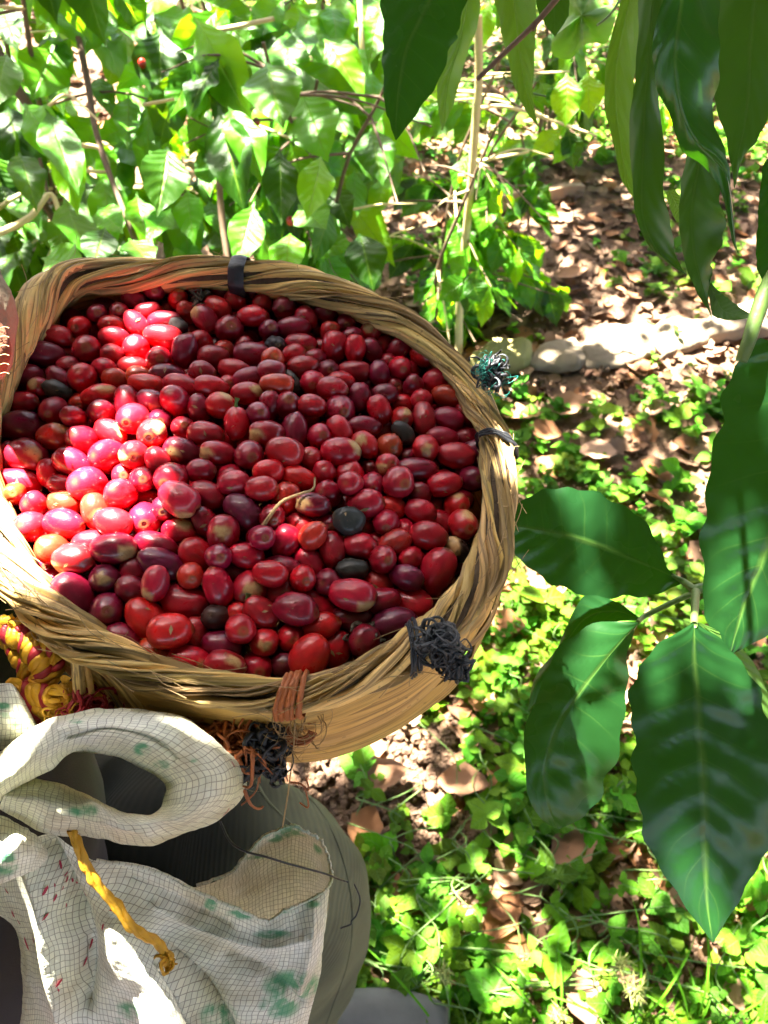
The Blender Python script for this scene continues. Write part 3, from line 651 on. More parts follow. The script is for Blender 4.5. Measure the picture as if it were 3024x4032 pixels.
M['seed'] = mat_plain("sedge_seed", (.30, .30, .08), .7, (.2, .24, .06), 80)
sedge(2480, 4080, "sedge with two spiky yellow-green seed heads right of the bottom middle", 14, [(2440, 3800, .022), (2500, 3890, .026)], 1)
sedge(1760, 4100, "sedge with pale spiky head above the grey shoe", 16, [(1740, 3830, .022)], 2)
sedge(2190, 4120, "short sedge between the two taller ones at the bottom edge", 12, [(2200, 4000, .02)], 3)
sedge(2720, 4090, "headless tuft of long arching grass blades at the bottom right", 12, [], 4)
# ================================================================ basket
TILT = R(4); BN = np.array([0, -math.sin(TILT), math.cos(TILT)])             # rim plane, tipped a little toward the camera
BC = CAM+np.array([-.055, .215, -.268])
RIMPX = [(735, 1075, 65), (930, 1088, 65), (1113, 1105, 68), (1255, 1142, 68), (1430, 1205, 66), (1606, 1283, 58), (1782, 1440, 54), (1872, 1570, 52), (1930, 1677, 60), (1962, 1790, 62), (1960, 1960, 68),
         (1940, 2122, 76), (1908, 2248, 80), (1850, 2340, 76), (1757, 2450, 78), (1655, 2530, 78), (1532, 2615, 76), (1360, 2690, 72), (1175, 2738, 76), (993, 2735, 72), (735, 2690, 70), (565, 2640, 72),
         (415, 2570, 78), (300, 2505, 82), (185, 2405, 86), (95, 2310, 88), (0, 2180, 92), (-50, 2040, 92), (-92, 1900, 88), (-95, 1760, 80), (-70, 1620, 74), (-10, 1490, 70), (45, 1380, 74), (115, 1265, 84), (205, 1155, 74), (320, 1100, 70), (540, 1085, 68)]
rc = np.array([hit(x, y, BN, BC) for x, y, h in RIMPX]); rr = np.array([h/F*depth(c) for (x, y, h), c in zip(RIMPX, rc)])
NR = 720
RC4 = catmull(np.c_[rc, rr], NR, True); RIMC, RIMR = RC4[:, :3], RC4[:, 3]
RT = np.roll(RIMC, -1, 0)-np.roll(RIMC, 1, 0); RT /= np.linalg.norm(RT, axis=1)[:, None]
RO = np.cross(RT, BN); RO /= np.linalg.norm(RO, axis=1)[:, None]
cen = RIMC.mean(0)
if np.sum((RIMC-cen)*RO) < 0: RO = -RO
RLEN = np.r_[0, np.cumsum(np.linalg.norm(np.diff(RIMC, axis=0), axis=1))]; PER = RLEN[-1]+np.linalg.norm(RIMC[0]-RIMC[-1])
print("rim perimeter", PER, "centre", cen, "extent", RIMC.min(0), RIMC.max(0))
def rim_at(s):
    """s in metres along the rim -> centre, outward, radius (arrays)"""
    f = (np.asarray(s) % PER)/PER*NR; i = np.floor(f).astype(int) % NR; j = (i+1) % NR; w = (f-np.floor(f))[..., None]
    return RIMC[i]*(1-w)+RIMC[j]*w, RO[i]*(1-w)+RO[j]*w, (RIMR[i]*(1-w[..., 0])+RIMR[j]*w[..., 0])
def s_of_px(px, py):
    q = np.array([topx(c) for c in RIMC[::4]]); k = np.argmin((q[:, 0]-px)**2+(q[:, 1]-py)**2)*4; return RLEN[k]
basket = thing("basket", "round picking basket of twisted dry banana fibre heaped with red coffee cherries", "basket", cen-np.array([0, 0, .16]))
# dark core of the rim
a = np.linspace(0, 2*np.pi, 14, endpoint=False)
V = np.vstack([RIMC[i]+(RIMR[i]*.66)*(np.cos(a)[:, None]*RO[i]+np.sin(a)[:, None]*BN) for i in range(0, NR, 4)])
add_mesh("rim_core", V, grid_faces(NR//4, 14, True, True), M['core'], basket)
TW = 2*math.pi/.165                                                # twist of the strands, radians per metre
def strand(s0, L, phi0, wang, lift, tint, seed, nu=None, nv=9, end=.16, tw=TW):
    r = np.random.default_rng(seed); nu = nu or max(14, int(L/.0045)); s = np.linspace(s0, s0+L, nu); c, o, rad = rim_at(s)
    f = np.linspace(0, 1, nu); ew = np.minimum(1, np.minimum(f, 1-f)/end+.12)[:, None]**.6
    phi = phi0-tw*(s-s0)+.10*np.sin(s*60+seed); v = np.linspace(-1, 1, nv)
    ang = phi[:, None]+v[None]*wang*ew*(1+.18*np.sin(s*37+seed*1.7))[:, None]
    cord = np.zeros((nu, nv))
    for k in range(3):
        cord += .00045*np.sin(v[None]*(5+3*k)*1.3+seed+k+.5*np.sin(s*25+k)[:, None])
    sink = np.minimum(0, (np.minimum(f, 1-f)-.10)/.10)[:, None]*.0035
    rd = rad[:, None]*(.93+lift)-.0030+.0030*(1-np.abs(v[None])**2.4)+cord+sink+.0008*np.sin(s*80+seed)[:, None]
    V = c[:, None]+rd[..., None]*(np.cos(ang)[..., None]*o[:, None]+np.sin(ang)[..., None]*BN)
    V = V+.0009*np.stack([vnoise(V.reshape(-1, 3), 60, seed % 50+i).reshape(nu, nv) for i in range(3)], -1)
    W = wang*rad.mean(); uv = np.stack([np.repeat(s, nv), np.tile(v*W, nu)], 1)
    return V.reshape(-1, 3), grid_faces(nu, nv), uv, np.tile(tint, (nu*nv, 1))
rs = random.Random(3); lanes = 7
for k in range(lanes):
    s = rs.uniform(0, .05)
    while s < PER:
        L = rs.uniform(.13, .26); b = rs.uniform(.55, 1.25); tn = (b, b*rs.uniform(.9, 1.02), b*rs.uniform(.7, 1.05))
        V, Fq, uv, C = strand(s, L+.03, 2*math.pi*k/lanes-TW*s+rs.uniform(-.12, .12), rs.uniform(.36, .47), rs.uniform(-.02, .07), tn, rs.randrange(9999))
        add_mesh("fibre_strand", V, Fq, M['fibre'], basket, uv, {"tint": C}); s += L
for k in range(64):                                                # narrower loose strands on top
    s = rs.uniform(0, PER); b = rs.uniform(.6, 1.35); tn = (b, b*.96, b*rs.uniform(.8, 1.1))
    V, Fq, uv, C = strand(s, rs.uniform(.05, .15), rs.uniform(0, 6.28), rs.uniform(.07, .2), rs.uniform(.07, .12), tn, rs.randrange(9999), nv=5, tw=TW*rs.uniform(.75, 1.15))
    add_mesh("fibre_strand", V, Fq, M['fibre'], basket, uv, {"tint": C})
# broad flat strands folded over the rim at the left corner
for k in range(9):
    px = 95+k*34; s = s_of_px(px, 1330-k*30); b = rs.uniform(.9, 1.2)
    V, Fq, uv, C = strand(s-.045, .115, 3.9-.08*k, .42, .10+.012*(k % 3), (b, b*.97, b*.85), 400+k, tw=TW*.95)
    add_mesh("fibre_strand", V, Fq, M['fibre'], basket, uv, {"tint": C})

# wall: hangs from the rim, a rounded bag of overlapping sheath bands
def wall(s, h, off=0.0):
    c, o, rad = rim_at(s); h = np.asarray(h, float)
    inw = .004+.05*(np.clip(h, 0, 1)/.16)**2.2-.012*np.sin(np.clip(h/.12, 0, 1)*np.pi)
    out = c-BN*(h[..., None] if h.ndim else h)-o*np.asarray(inw-off)[..., None]
    return out+.0022*np.stack([vnoise(out.reshape(-1, 3), 26, 70+i).reshape(out.shape[:-1]) for i in range(3)], -1)
ns, nh = 120, 12; ss = np.linspace(0, PER, ns, endpoint=False); hh = np.linspace(.0, .165, nh)
SS, HH = np.meshgrid(ss, hh, indexing='ij'); V = wall(SS, HH).reshape(-1, 3)
bot = V.reshape(ns, nh, 3)[:, -1].mean(0)-BN*.006; V = np.vstack([V, bot])
Fq = grid_faces(ns, nh, cu=True).tolist()+[[i*nh+nh-1, ((i+1) % ns)*nh+nh-1, ns*nh] for i in range(ns)]
uvw = np.r_[np.stack([SS.ravel(), HH.ravel()], 1), [[0, 0]]]
add_mesh("wall", V, Fq, M['sheet'], basket, uvw)
for k in range(34):
    s0 = rs.uniform(0, PER); 
    if k < 22: s0 = s_of_px(rs.uniform(900, 1700), 2650)-.10+rs.uniform(-.03, .05)
    L = rs.uniform(.12, .3); h0 = .008+.006*(k % 22) if k < 22 else rs.uniform(.01, .13); hw = rs.uniform(.006, .016); nu = 46; nv = 7
    s = s0+np.linspace(0, L, nu); v = np.linspace(-1, 1, nv); f = np.linspace(0, 1, nu); ew = (np.sin(np.pi*np.clip(f, .02, .98))**.35)[:, None]
    sl = rs.uniform(-.03, .05)*(f-.5)[:, None]
    H = np.clip(h0+sl+v[None]*hw*ew*(1+.2*np.sin(f*9+k))[:, None], 0, .163); off = .0022+.0010*(k % 4)+.0012*(1-v[None]**2)+0*H
    V = wall(np.repeat(s[:, None], nv, 1), H, off+.003*np.minimum(0, (np.minimum(f, 1-f)-.05)/.05)[:, None]).reshape(-1, 3)
    b = rs.uniform(.78, 1.2)
    add_mesh("sheath_band", V, grid_faces(nu, nv), M['sheet'], basket, np.stack([np.repeat(s, nv), (v[None]*hw*ew).ravel()], 1), {"tint": np.tile((b, b*.96, b*rs.uniform(.75, 1)), (nu*nv, 1))})

# bindings on the rim
def band(name, px, py, w, mat, turns=1, lift=1.10, rnd=.0, a0=0, a1=2*math.pi, tube_r=None, slant=0.0, seed=0):
    s0 = s_of_px(px, py); r = random.Random(seed)
    for k in range(turns):
        sc = s0+(k-(turns-1)/2)*w*.9+r.uniform(-rnd, rnd); na = 40; A = np.linspace(a0, a1, na)
        V = []
        for j in range(5):
            f = j/4*2-1; s = sc+f*w*.5+slant*np.cos(A)+r.uniform(-.0003, .0003); c, o, rad = rim_at(s)
            rd = rad*lift+.0010*(1-f*f)+.0004*np.sin(A*7+k)
            V.append(c+rd[:, None]*(np.cos(A)[:, None]*o+np.sin(A)[:, None]*BN))
        V = np.stack(V, 1).reshape(-1, 3)
        add_mesh(name, V, grid_faces(na, 5), mat, basket, np.stack([np.repeat(A*.015, 5), np.tile(np.linspace(0, w, 5), na)], 1))
band("black_band", 911, 1085, .0072, M['black_cord'], 1, 1.14)
band("black_tie", 1862, 1520, .0022, M['black_cord'], 3, 1.13, .001, slant=.006, seed=2)
band("grey_tie", 1735, 2465, .0015, M['grey_cord'], 5, 1.12, .0005, slant=.008, seed=3)
band("orange_tie", 1190, 2735, .0026, M['orange_cord'], 5, 1.12, .0004, slant=.003, seed=4)
def fray(name, c, rad, n, mat, seed, wid=.0007, L=(.012, .03), down=0.0, flat=True, curl=1.0, parent=None):
    """a tuft of curled plastic fibres"""
    r = np.random.default_rng(seed); mb = MB(); c = np.array(c)
    for k in range(n):
        p = c+r.normal(size=3)*rad*.35; d = r.normal(size=3); d /= np.linalg.norm(d); pts = [p]; Lk = r.uniform(*L)
        ax = r.normal(size=3); ax /= np.linalg.norm(ax)
        for j in range(9):
            d = d+np.cross(ax, d)*.45*curl+r.normal(size=3)*.22*curl+np.array([0, 0, -down]); d /= np.linalg.norm(d)
            q = pts[-1]+d*Lk/9; w = q-c; m_ = np.linalg.norm(w)
            d = d-w/rad*.22
            pts.append(q)
        path = catmull(pts, 16); w = wid*r.uniform(.5, 1.4)
        V, Fq, uv = tube(path, w*np.linspace(1, .35, 16), 4)
        if flat:
            V = V.reshape(16, 4, 3); cc = V.mean(1, keepdims=True); V = cc+(V-cc)*np.array([1.9, 1.9, .45]); V = V.reshape(-1, 3)
        mb.add(V, Fq, uv)
    return mb.build(name, mat, parent)
c_, o_, r0 = rim_at(s_of_px(1745, 2520)); kn = P(1730, 2530, depth(c_)-.016)
fray("grey_frayed_knot", kn, .0029, 100, M['grey_cord'], 1, .0005, (.014, .028), .05, parent=basket)
fray("grey_frayed_knot", P(1790, 2600, depth(c_)-.010), .003, 40, M['grey_cord'], 2, .0006, (.012, .02), .2, parent=basket)
c_, o_, r0 = rim_at(s_of_px(1900, 1490)); kp = P(1935, 1462, depth(c_)-.006)
fray("black_frayed_knot", kp, .0035, 60, M['black_cord'], 3, .0007, (.012, .022), parent=basket)
fray("teal_frayed_tuft", P(1915, 1450, depth(c_)-.008), .0032, 80, M['teal_cord'], 4, .0003, (.008, .014), flat=False, parent=basket)
fray("teal_frayed_tuft", P(1955, 1500, depth(c_)-.004), .0036, 34, M['teal_cord'], 5, .00016, (.014, .024), .1, flat=False, parent=basket)
# frayed knots low on the front wall: orange fan, black knot, orange curl and hanging thread
dw = depth(wall(np.array([s_of_px(1000, 2735)]), np.array([.035]))[0])
fray("orange_frayed_fan", P(945, 2920, dw-.016), .010, 110, M['orange_cord'], 6, .0005, (.02, .035), .25, curl=.45, parent=basket)
fray("orange_frayed_fan", P(860, 2900, dw-.014), .007, 60, M['orange_cord'], 16, .0005, (.02, .03), .2, curl=.5, parent=basket)
fray("black_frayed_knot", P(1055, 2930, dw-.016), .0045, 80, M['black_cord'], 7, .0008, (.014, .026), parent=basket)
fray("black_frayed_knot", P(990, 3000, dw-.016), .004, 60, M['black_cord'], 8, .0008, (.012, .022), parent=basket)
V, Fq, uv = tube(catmull([P(985, 2960, dw-.018), P(1040, 3010, dw-.020), P(1085, 3040, dw-.022)], 12)+.0003*rng.normal(size=(12, 3)), .0022, 8); add_mesh("black_cord_end", V, Fq, M['black_cord'], basket)
fray("black_frayed_knot", P(1092, 3045, dw-.022), .0025, 26, M['black_cord'], 9, .0006, (.006, .011), parent=basket)
for k in range(26):
    A = np.linspace(.3, 5.9, 22); r0 = .0035+.0032*rs.random(); zz = rs.uniform(-.002, .002); ce = P(1180+rs.uniform(-3, 3), 2868+rs.uniform(-3, 3), dw-.016+zz)
    pts = ce+np.stack([(RIGHT*math.cos(t)*1.05-UP*math.sin(t))*r0*(1+.05*math.sin(3*t+k)) for t in A]); V, Fq, uv = tube(pts, .0004, 4); add_mesh("orange_curl_fibre", V, Fq, M['orange_cord'], basket)
pts = catmull([P(1157, 2800, dw-.02), P(1160, 2880, dw-.022), P(1150, 3000, dw-.01), P(1130, 3150, dw+.005), P(1112, 3260, dw+.02)], 30); V, Fq, uv = tube(pts, .00035, 5); add_mesh("hanging_thread", V, Fq, M['straw'], basket)
fray("tan_thread_tuft", P(1175, 2790, dw-.017), .007, 50, M['straw'], 10, .00025, (.015, .04), .15, flat=False, parent=basket)
fray("tan_thread_tuft", P(1080, 2895, dw-.015), .009, 60, M['straw'], 12, .00022, (.015, .035), .1, flat=False, parent=basket)
for (pp, sd) in (([(1020, 3050), (1010, 3110), (975, 3150), (950, 3170)], 1), ([(1140, 3080), (1190, 3090), (1210, 3140), (1212, 3180), (1180, 3160)], 2), ([(1190, 3090), (1215, 3110), (1205, 3060)], 3)):
    V, Fq, uv = tube(catmull([P(x, y, dw+.01) for x, y in pp], 20), .0004, 5); add_mesh("orange_loose_fibre", V, Fq, M['orange_cord'], basket)
# dry sheath strips that hang at the left front
for k, (pp, w) in enumerate([([(385, 2590), (370, 2660), (345, 2730), (330, 2775)], 0), ([(300, 2590), (305, 2650), (312, 2730)], 26), ([(340, 2600), (350, 2660), (362, 2730)], 11), ([(380, 2610), (470, 2680), (560, 2790)], 30), ([(420, 2620), (540, 2690), (700, 2790)], 26), ([(350, 2620), (430, 2720), (500, 2830)], 18), ([(520, 2650), (640, 2720), (820, 2800)], 26)]):
    if not w: continue
    dd = .300+.002*k; nu = 22; c = catmull([P(x, y, dd+(y-2590)*.00004) for x, y in pp], nu); T = np.gradient(c, axis=0); n_ = -FWD
    sd = np.cross(T, n_); sd /= np.linalg.norm(sd, axis=1)[:, None]; v = np.linspace(-1, 1, 6); W = w/F*dd
    V = c[:, None]+sd[:, None]*v[None, :, None]*W+n_*(.0018*(1-v**2))[None, :, None]+.0006*np.sin(v*9+k)[None, :, None]*n_
    b = rs.uniform(.8, 1.15); add_mesh("loose_strip", V.reshape(-1, 3), grid_faces(nu, 6), M['fibre'] if k % 2 else M['sheet'], basket, np.stack([np.repeat(np.arange(nu)*.004, 6), np.tile(v*W, nu)], 1), {"tint": np.tile((b, b*.95, b*.9), (nu*6, 1))})
# stray hairs around the rim
mb = MB()
for k in range(150):
    s = rs.uniform(0, PER); c, o, rad = rim_at(np.array([s])); a_ = rs.uniform(.2, 3.0); n_ = math.cos(a_)*o[0]+math.sin(a_)*BN; p = c[0]+n_*rad[0]*1.02; t_ = RT[int(s/PER*NR) % NR]*rs.choice((-1, 1)); L = rs.uniform(.006, .022)
    pts = catmull([p, p+t_*L*.5+n_*L*.12, p+t_*L*.9+n_*L*rs.uniform(.1, .45)+rng.normal(size=3)*.002], 8); V, Fq, uv = tube(pts, .00016, 4); mb.add(V, Fq, uv)
mb.build("stray_fibres", M['straw'], basket)

# ================================================================ coffee cherries
CH3 = """1155,265,64,58,20,r,s;1303,285,76,58,20,d;1398,350,68,60,-30,r;913,310,62,62,30,d;808,352,72,58,20,d;1058,350,60,50,20,r,s;885,430,80,62,-20,c;990,400,50,34,80,c,l;1103,425,66,58,70,r;1290,400,90,62,30,r;1505,450,82,52,5,r;1500,335,40,35,0,d;1562,385,55,42,0,r
583,437,60,52,15,d,e;470,508,62,60,90,r;706,430,55,42,0,c;678,500,80,55,15,r;805,495,85,58,50,c;980,470,85,42,0,d;1050,510,55,45,30,k;1222,470,88,65,55,d,s;1362,525,78,74,0,d;335,575,100,62,10,r;255,668,122,72,8,p;518,640,88,75,20,c,e
405,665,60,50,90,d,l;680,575,85,62,10,c;962,570,105,70,10,c;820,640,82,72,80,r;672,675,70,58,20,c;400,750,60,45,0,c;165,820,95,78,0,d;235,865,60,55,0,c,s;355,830,90,60,50,d;350,895,85,52,25,k;615,765,75,60,20,c;503,810,88,78,100,c;800,745,62,32,0,r;943,712,82,72,10,c
1100,650,92,70,100,d;1190,600,62,62,0,c;1268,690,90,68,0,d;1335,650,50,45,30,o,l;1500,670,108,66,5,d;1425,640,45,40,0,r,l;1630,730,50,45,0,o;695,818,72,60,15,o,e;585,915,98,62,-12,r,s;130,955,108,65,-5,c;320,1005,88,76,75,c;225,995,45,40,0,d,l;470,960,50,45,50,o,l
820,810,60,40,10,o;985,800,82,48,10,p;860,860,82,45,10,r,s;765,945,95,75,75,c;1075,860,95,50,15,c;1045,955,98,85,80,c;895,945,75,62,20,d,s;1200,780,70,52,10,d;1390,780,85,52,10,c;1500,810,70,40,-10,d;1590,800,60,40,0,d;1265,865,82,45,10,c;1360,855,50,50,0,c;1475,895,90,62,0,c,s
1620,865,72,60,0,r;1170,830,60,30,10,r,l;125,1100,122,90,0,p;445,1060,75,65,45,d;620,1020,75,75,90,d;777,1070,92,85,90,c,e;1185,985,80,62,80,d;1295,978,85,70,10,r,s;1380,950,40,35,0,d,l;1420,1090,95,70,85,r,t;1640,980,80,60,90,d;1530,1040,65,55,10,d;325,1168,100,82,5,o,s
505,1105,60,45,0,c,l;510,1180,100,88,60,c;660,1135,100,70,30,r,s;895,1150,92,82,70,r,s;950,1060,70,65,30,d;1095,1110,72,65,-20,c;1213,1148,105,72,8,c;1590,1140,98,78,5,c,s;1490,1200,60,40,0,r,l;1070,1255,105,72,20,p,s;1295,1265,98,72,10,c,s;1490,1275,95,82,25,c,e;1630,1290,60,60,0,c
165,1285,115,95,20,d,s;50,1275,80,60,90,c;300,1370,80,60,80,c;425,1325,112,78,25,c;645,1290,92,92,0,c;810,1270,92,82,40,c,s;940,1300,80,60,60,c;740,1380,50,50,0,c,l;1190,1365,80,60,0,d;1375,1415,100,85,25,c;120,1430,125,70,10,c;520,1460,112,100,20,c;370,1460,75,55,20,c
840,1430,75,70,0,c,e;1015,1405,98,90,110,c;1545,1460,90,85,-20,c,s"""
CH4 = """135,238,62,55,0,r;180,322,72,64,110,d;30,365,56,48,0,r;310,390,72,58,60,c;425,350,74,68,20,d;230,440,88,62,-5,d;550,415,65,55,70,c;655,385,54,48,0,c;100,450,55,50,0,d;455,465,58,50,-40,r;595,490,55,45,0,d;685,475,58,55,0,r,s;280,540,85,60,10,c,s;130,550,55,55,20,k
480,560,90,72,100,c;600,565,76,52,90,r;695,580,68,55,60,d;770,545,50,50,0,c,l;868,555,75,60,-45,d;1000,607,84,78,60,r;235,610,68,55,-5,c;360,630,55,40,5,d;130,658,60,55,0,o;385,575,45,35,0,c,l;300,675,75,45,0,c;440,695,62,50,30,d,e;595,697,88,58,5,c;740,707,72,60,90,d,e
785,640,50,40,0,c,l;865,690,75,65,50,c;930,690,50,40,60,c,l;1088,752,90,70,-15,c;345,765,80,70,80,c,s;85,715,65,45,0,d;235,755,80,45,60,k;505,760,70,50,10,c;460,808,78,52,10,c,e;130,800,95,65,5,o;625,855,80,60,90,d;780,835,70,58,5,p,e;840,785,50,45,0,d,l;945,790,62,50,100,d
1000,860,65,52,-10,c;1145,858,75,45,10,o,e;745,930,82,60,70,c,e;168,895,88,78,-50,d,e;505,925,98,88,30,d;335,905,80,60,10,r;310,970,55,45,0,r,l;870,895,60,45,0,r,l;880,980,65,60,50,r,s;1015,975,92,58,85,c;1160,985,90,68,10,d;1135,925,65,45,0,c,l;1250,950,65,45,60,c
30,960,60,50,0,d;245,1060,108,75,85,d;400,1080,70,68,0,c,e;505,1050,88,62,60,r;645,1030,95,62,0,d;880,1080,80,55,50,k;1115,1095,92,62,10,c;1255,1095,65,42,10,c;1020,1162,86,74,90,r,s;790,1145,86,75,40,o;1205,1200,108,72,5,c;1305,1180,65,50,70,p;520,1190,110,82,5,c,s
665,1150,85,70,40,r,s;780,1040,55,30,0,c,l;340,1215,74,65,90,c;180,1210,105,88,20,r;925,1200,60,55,0,d,l;715,1280,50,35,0,c,l;960,1285,105,52,0,d;805,1265,60,45,0,c,s;1290,1335,88,75,10,p;1118,1355,100,72,-5,c;850,1370,98,88,15,c,e;568,1337,104,82,85,c;270,1325,100,62,20,r
420,1310,70,60,90,c;90,1315,80,60,0,r;700,1370,70,58,80,c;985,1420,75,65,60,d;1230,1450,60,45,0,c,l"""
CH5 = """215,130,88,75,10,c;720,75,100,85,85,c;567,157,98,80,80,o,s;870,215,110,95,40,c;195,260,88,85,30,c;395,245,118,85,8,c;90,60,60,60,0,o;390,120,90,70,10,o;855,10,70,60,0,c,l;690,250,110,80,15,r;860,90,75,45,0,c,l;1058,120,112,90,30,c,s;1230,70,112,80,15,c;1400,20,80,55,0,c
955,160,70,60,60,d;1460,180,122,88,40,p;1545,30,90,70,0,c,e;320,400,100,85,15,o;540,350,85,50,0,c;445,460,115,85,5,r,s;290,490,60,60,0,c,l;680,405,120,88,0,d,s;800,380,60,50,0,o,l;1065,300,98,78,5,c,s;1200,240,90,65,60,d;925,365,110,55,15,c;965,480,130,85,25,p;1320,310,108,88,100,c,s
1180,440,115,85,45,c;1320,455,60,45,0,d,e;1455,440,100,75,15,c,e;1550,330,80,75,0,d;1590,230,90,55,10,c,l;635,570,90,85,0,p,s;780,540,95,80,60,d;935,590,92,72,100,c,s;440,670,140,105,60,d;645,765,110,98,-20,d,e;800,650,100,75,30,d;530,540,60,60,0,d,l;1095,705,148,105,5,c
1140,580,60,40,20,o,s;1300,610,115,85,75,c;1490,635,115,98,110,c,s;1370,530,80,50,0,d;310,580,50,50,0,d,l;865,805,130,98,45,r;1300,800,85,78,60,x;1015,900,125,98,-5,r;1165,880,95,60,100,r;735,910,100,70,35,d;920,990,100,70,25,o;1130,1045,112,85,15,r,s;1320,950,118,80,10,d
1340,1070,100,60,5,r,s;1435,860,85,80,0,r;1540,785,105,80,40,r,t;1560,955,88,78,10,r,s;1540,1070,100,85,20,c,e;1600,560,85,60,10,c"""
CH6 = """300,90,92,72,110,o;465,125,88,62,10,p,s;535,70,80,70,30,c;640,105,50,40,0,c,l;235,200,60,50,40,c;185,310,75,65,0,d;300,315,90,75,110,c;400,245,88,65,40,r;465,305,60,42,-50,o;645,218,82,68,20,k;750,125,92,75,-10,c;675,20,70,60,0,c;885,130,55,35,0,r,e;865,225,75,65,90,c,e
740,255,50,40,90,c,l;540,235,70,65,0,d;555,365,95,68,85,c;705,345,90,68,10,c,e;800,320,45,45,0,c,l;895,335,72,45,-25,o;845,415,72,68,0,c,e;980,410,60,52,0,c;1080,290,98,75,5,c;965,265,60,50,60,c;1040,155,75,55,20,c,e;1150,200,80,50,20,c,l;1165,20,90,62,-10,c;1235,130,75,65,20,r,s
1140,145,60,50,0,c,l;1260,235,75,75,40,r,s;1245,345,88,62,40,w;1070,420,60,50,0,c,l;1135,480,125,88,-65,r;665,482,82,58,5,k;445,440,100,75,60,c;265,475,95,60,0,d,e;740,455,50,35,0,c,l;545,540,70,70,0,d;405,540,60,45,10,r;300,585,92,80,-10,c,e;815,550,85,72,20,r;960,520,88,65,15,p
680,620,112,82,8,c,s;470,660,110,75,40,c;355,700,110,82,10,d;985,650,112,88,15,c;835,650,70,42,-10,d;880,750,115,82,-5,p,e;655,740,95,50,0,d;495,790,85,55,-20,r;345,850,75,70,0,r,e;580,880,102,80,110,c;735,850,85,82,30,d;425,940,115,92,-55,r;305,985,70,60,90,p
185,200,40,30,0,c,l;60,700,60,50,0,r"""
DXY = dict(c=(.42, .007, .022), r=(.53, .010, .017), d=(.25, .005, .024), p=(.16, .006, .026), o=(.52, .032, .014), k=(.024, .018, .016), x=(.05, .012, .016), w=(.035, .012, .012))
CW = dict(c="crimson", r="bright red", d="dark red", p="purple-black", o="orange-red", k="black shrivelled", x="dull blackish", w="peeled black and white")

def cherry_mesh(kind, seed):
    """unit cherry along X: radius 1 across, 1 along (scaled per cherry); a navel ring at +X"""
    r = np.random.default_rng(seed); nu, nv = 18, 22; th = np.linspace(0, np.pi, nu); ph = np.linspace(0, 2*np.pi, nv, endpoint=False)
    T, Ph = np.meshgrid(th, ph, indexing='ij'); x = -np.cos(T); rad = np.sin(T)**.88*(1+.12*r.uniform(-1, 1)*x+.03*r.normal()*np.cos(2*Ph+r.uniform(0, 6)))
    tip = np.exp(-((T-np.pi)/.17)**2); tip2 = np.exp(-(T/.2)**2)
    x = x*(1+0*T)+(.05*np.exp(-((T-np.pi+.16)/.07)**2)-.05*tip)-(-.05)*tip2*1.0
    V = np.stack([x, rad*np.cos(Ph), rad*np.sin(Ph)], -1).reshape(-1, 3)
    amp = (.04+.05*(seed % 2)) if kind not in 'kw' else .13
    V = V*(1+amp*vnoise(V, 1.6, seed)[:, None])
    if kind in 'kwx': V = V*(1+(.05 if kind != 'x' else .03)*vnoise(V, 5.5, seed+3)[:, None]-.10*np.exp(-((V[:, 2:3])/.15)**2)*(V[:, 1:2] > 0)*(kind == 'k'))
    ring = (np.exp(-((T-np.pi+.19)/.09)**2)*.9+tip*.25+.8*np.exp(-(T/.15)**2)).ravel()*(1 if kind in 'cse' else .6)
    mark = np.zeros(len(V))
    if kind in 'sw':
        d = r.normal(size=3)*[.9, .6, .2]+[0, 0, .75]; 
        if r.random() < .6: d = d+[1.2, 0, 0]
        d /= np.linalg.norm(d)
        D = V @ d; mark = np.clip((D-(.90 if kind == 's' else .45)-.12*vnoise(V, 3.5, seed+9))/.08, 0, 1)
    return raw_mesh("coffee_cherry", V, grid_faces(nu, nv, cv=True), None, {"mark": mark, "ring": ring}, True, M['cherry'])
VAR = {k: [cherry_mesh(k, 50+i*7+ord(k)) for i in range(n_)] for k, n_ in (('c', 6), ('s', 9), ('e', 4), ('k', 4), ('x', 1), ('w', 1))}

PC = BC-BN*.010
def pile_depth(px, py):
    p = hit(px, py, BN, PC); q = p-cen; rr_ = np.linalg.norm(q-BN*np.dot(q, BN)); dome = .013*max(0, 1-(rr_/.115)**2)
    p = hit(px, py, BN, PC+BN*dome); return depth(p)
CH = []
for txt, sc_, ox, oy, reg_ in ((CH3, .6631, 0, 950, 3), (CH4, .6631, 1000, 1000, 4), (CH5, .6631, 0, 1900, 5), (CH6, .7233, 900, 1900, 6)):
    for it in txt.replace("\n", ";").split(";"):
        f = it.split(","); x, y, a_, b_, ang = [float(q) for q in f[:5]]; col = f[5]; fl = f[6] if len(f) > 6 else ''
        CH.append(dict(px=ox+x*sc_, py=oy+y*sc_, a=a_*sc_, b=b_*sc_, ang=R(ang), col=col, fl=fl))
CH.sort(key=lambda c: -c['a']*c['b'])
LOW = CH[300:]; CH = CH[:300]                                  # the smallest glimpses join the heap below
rc_ = random.Random(21)
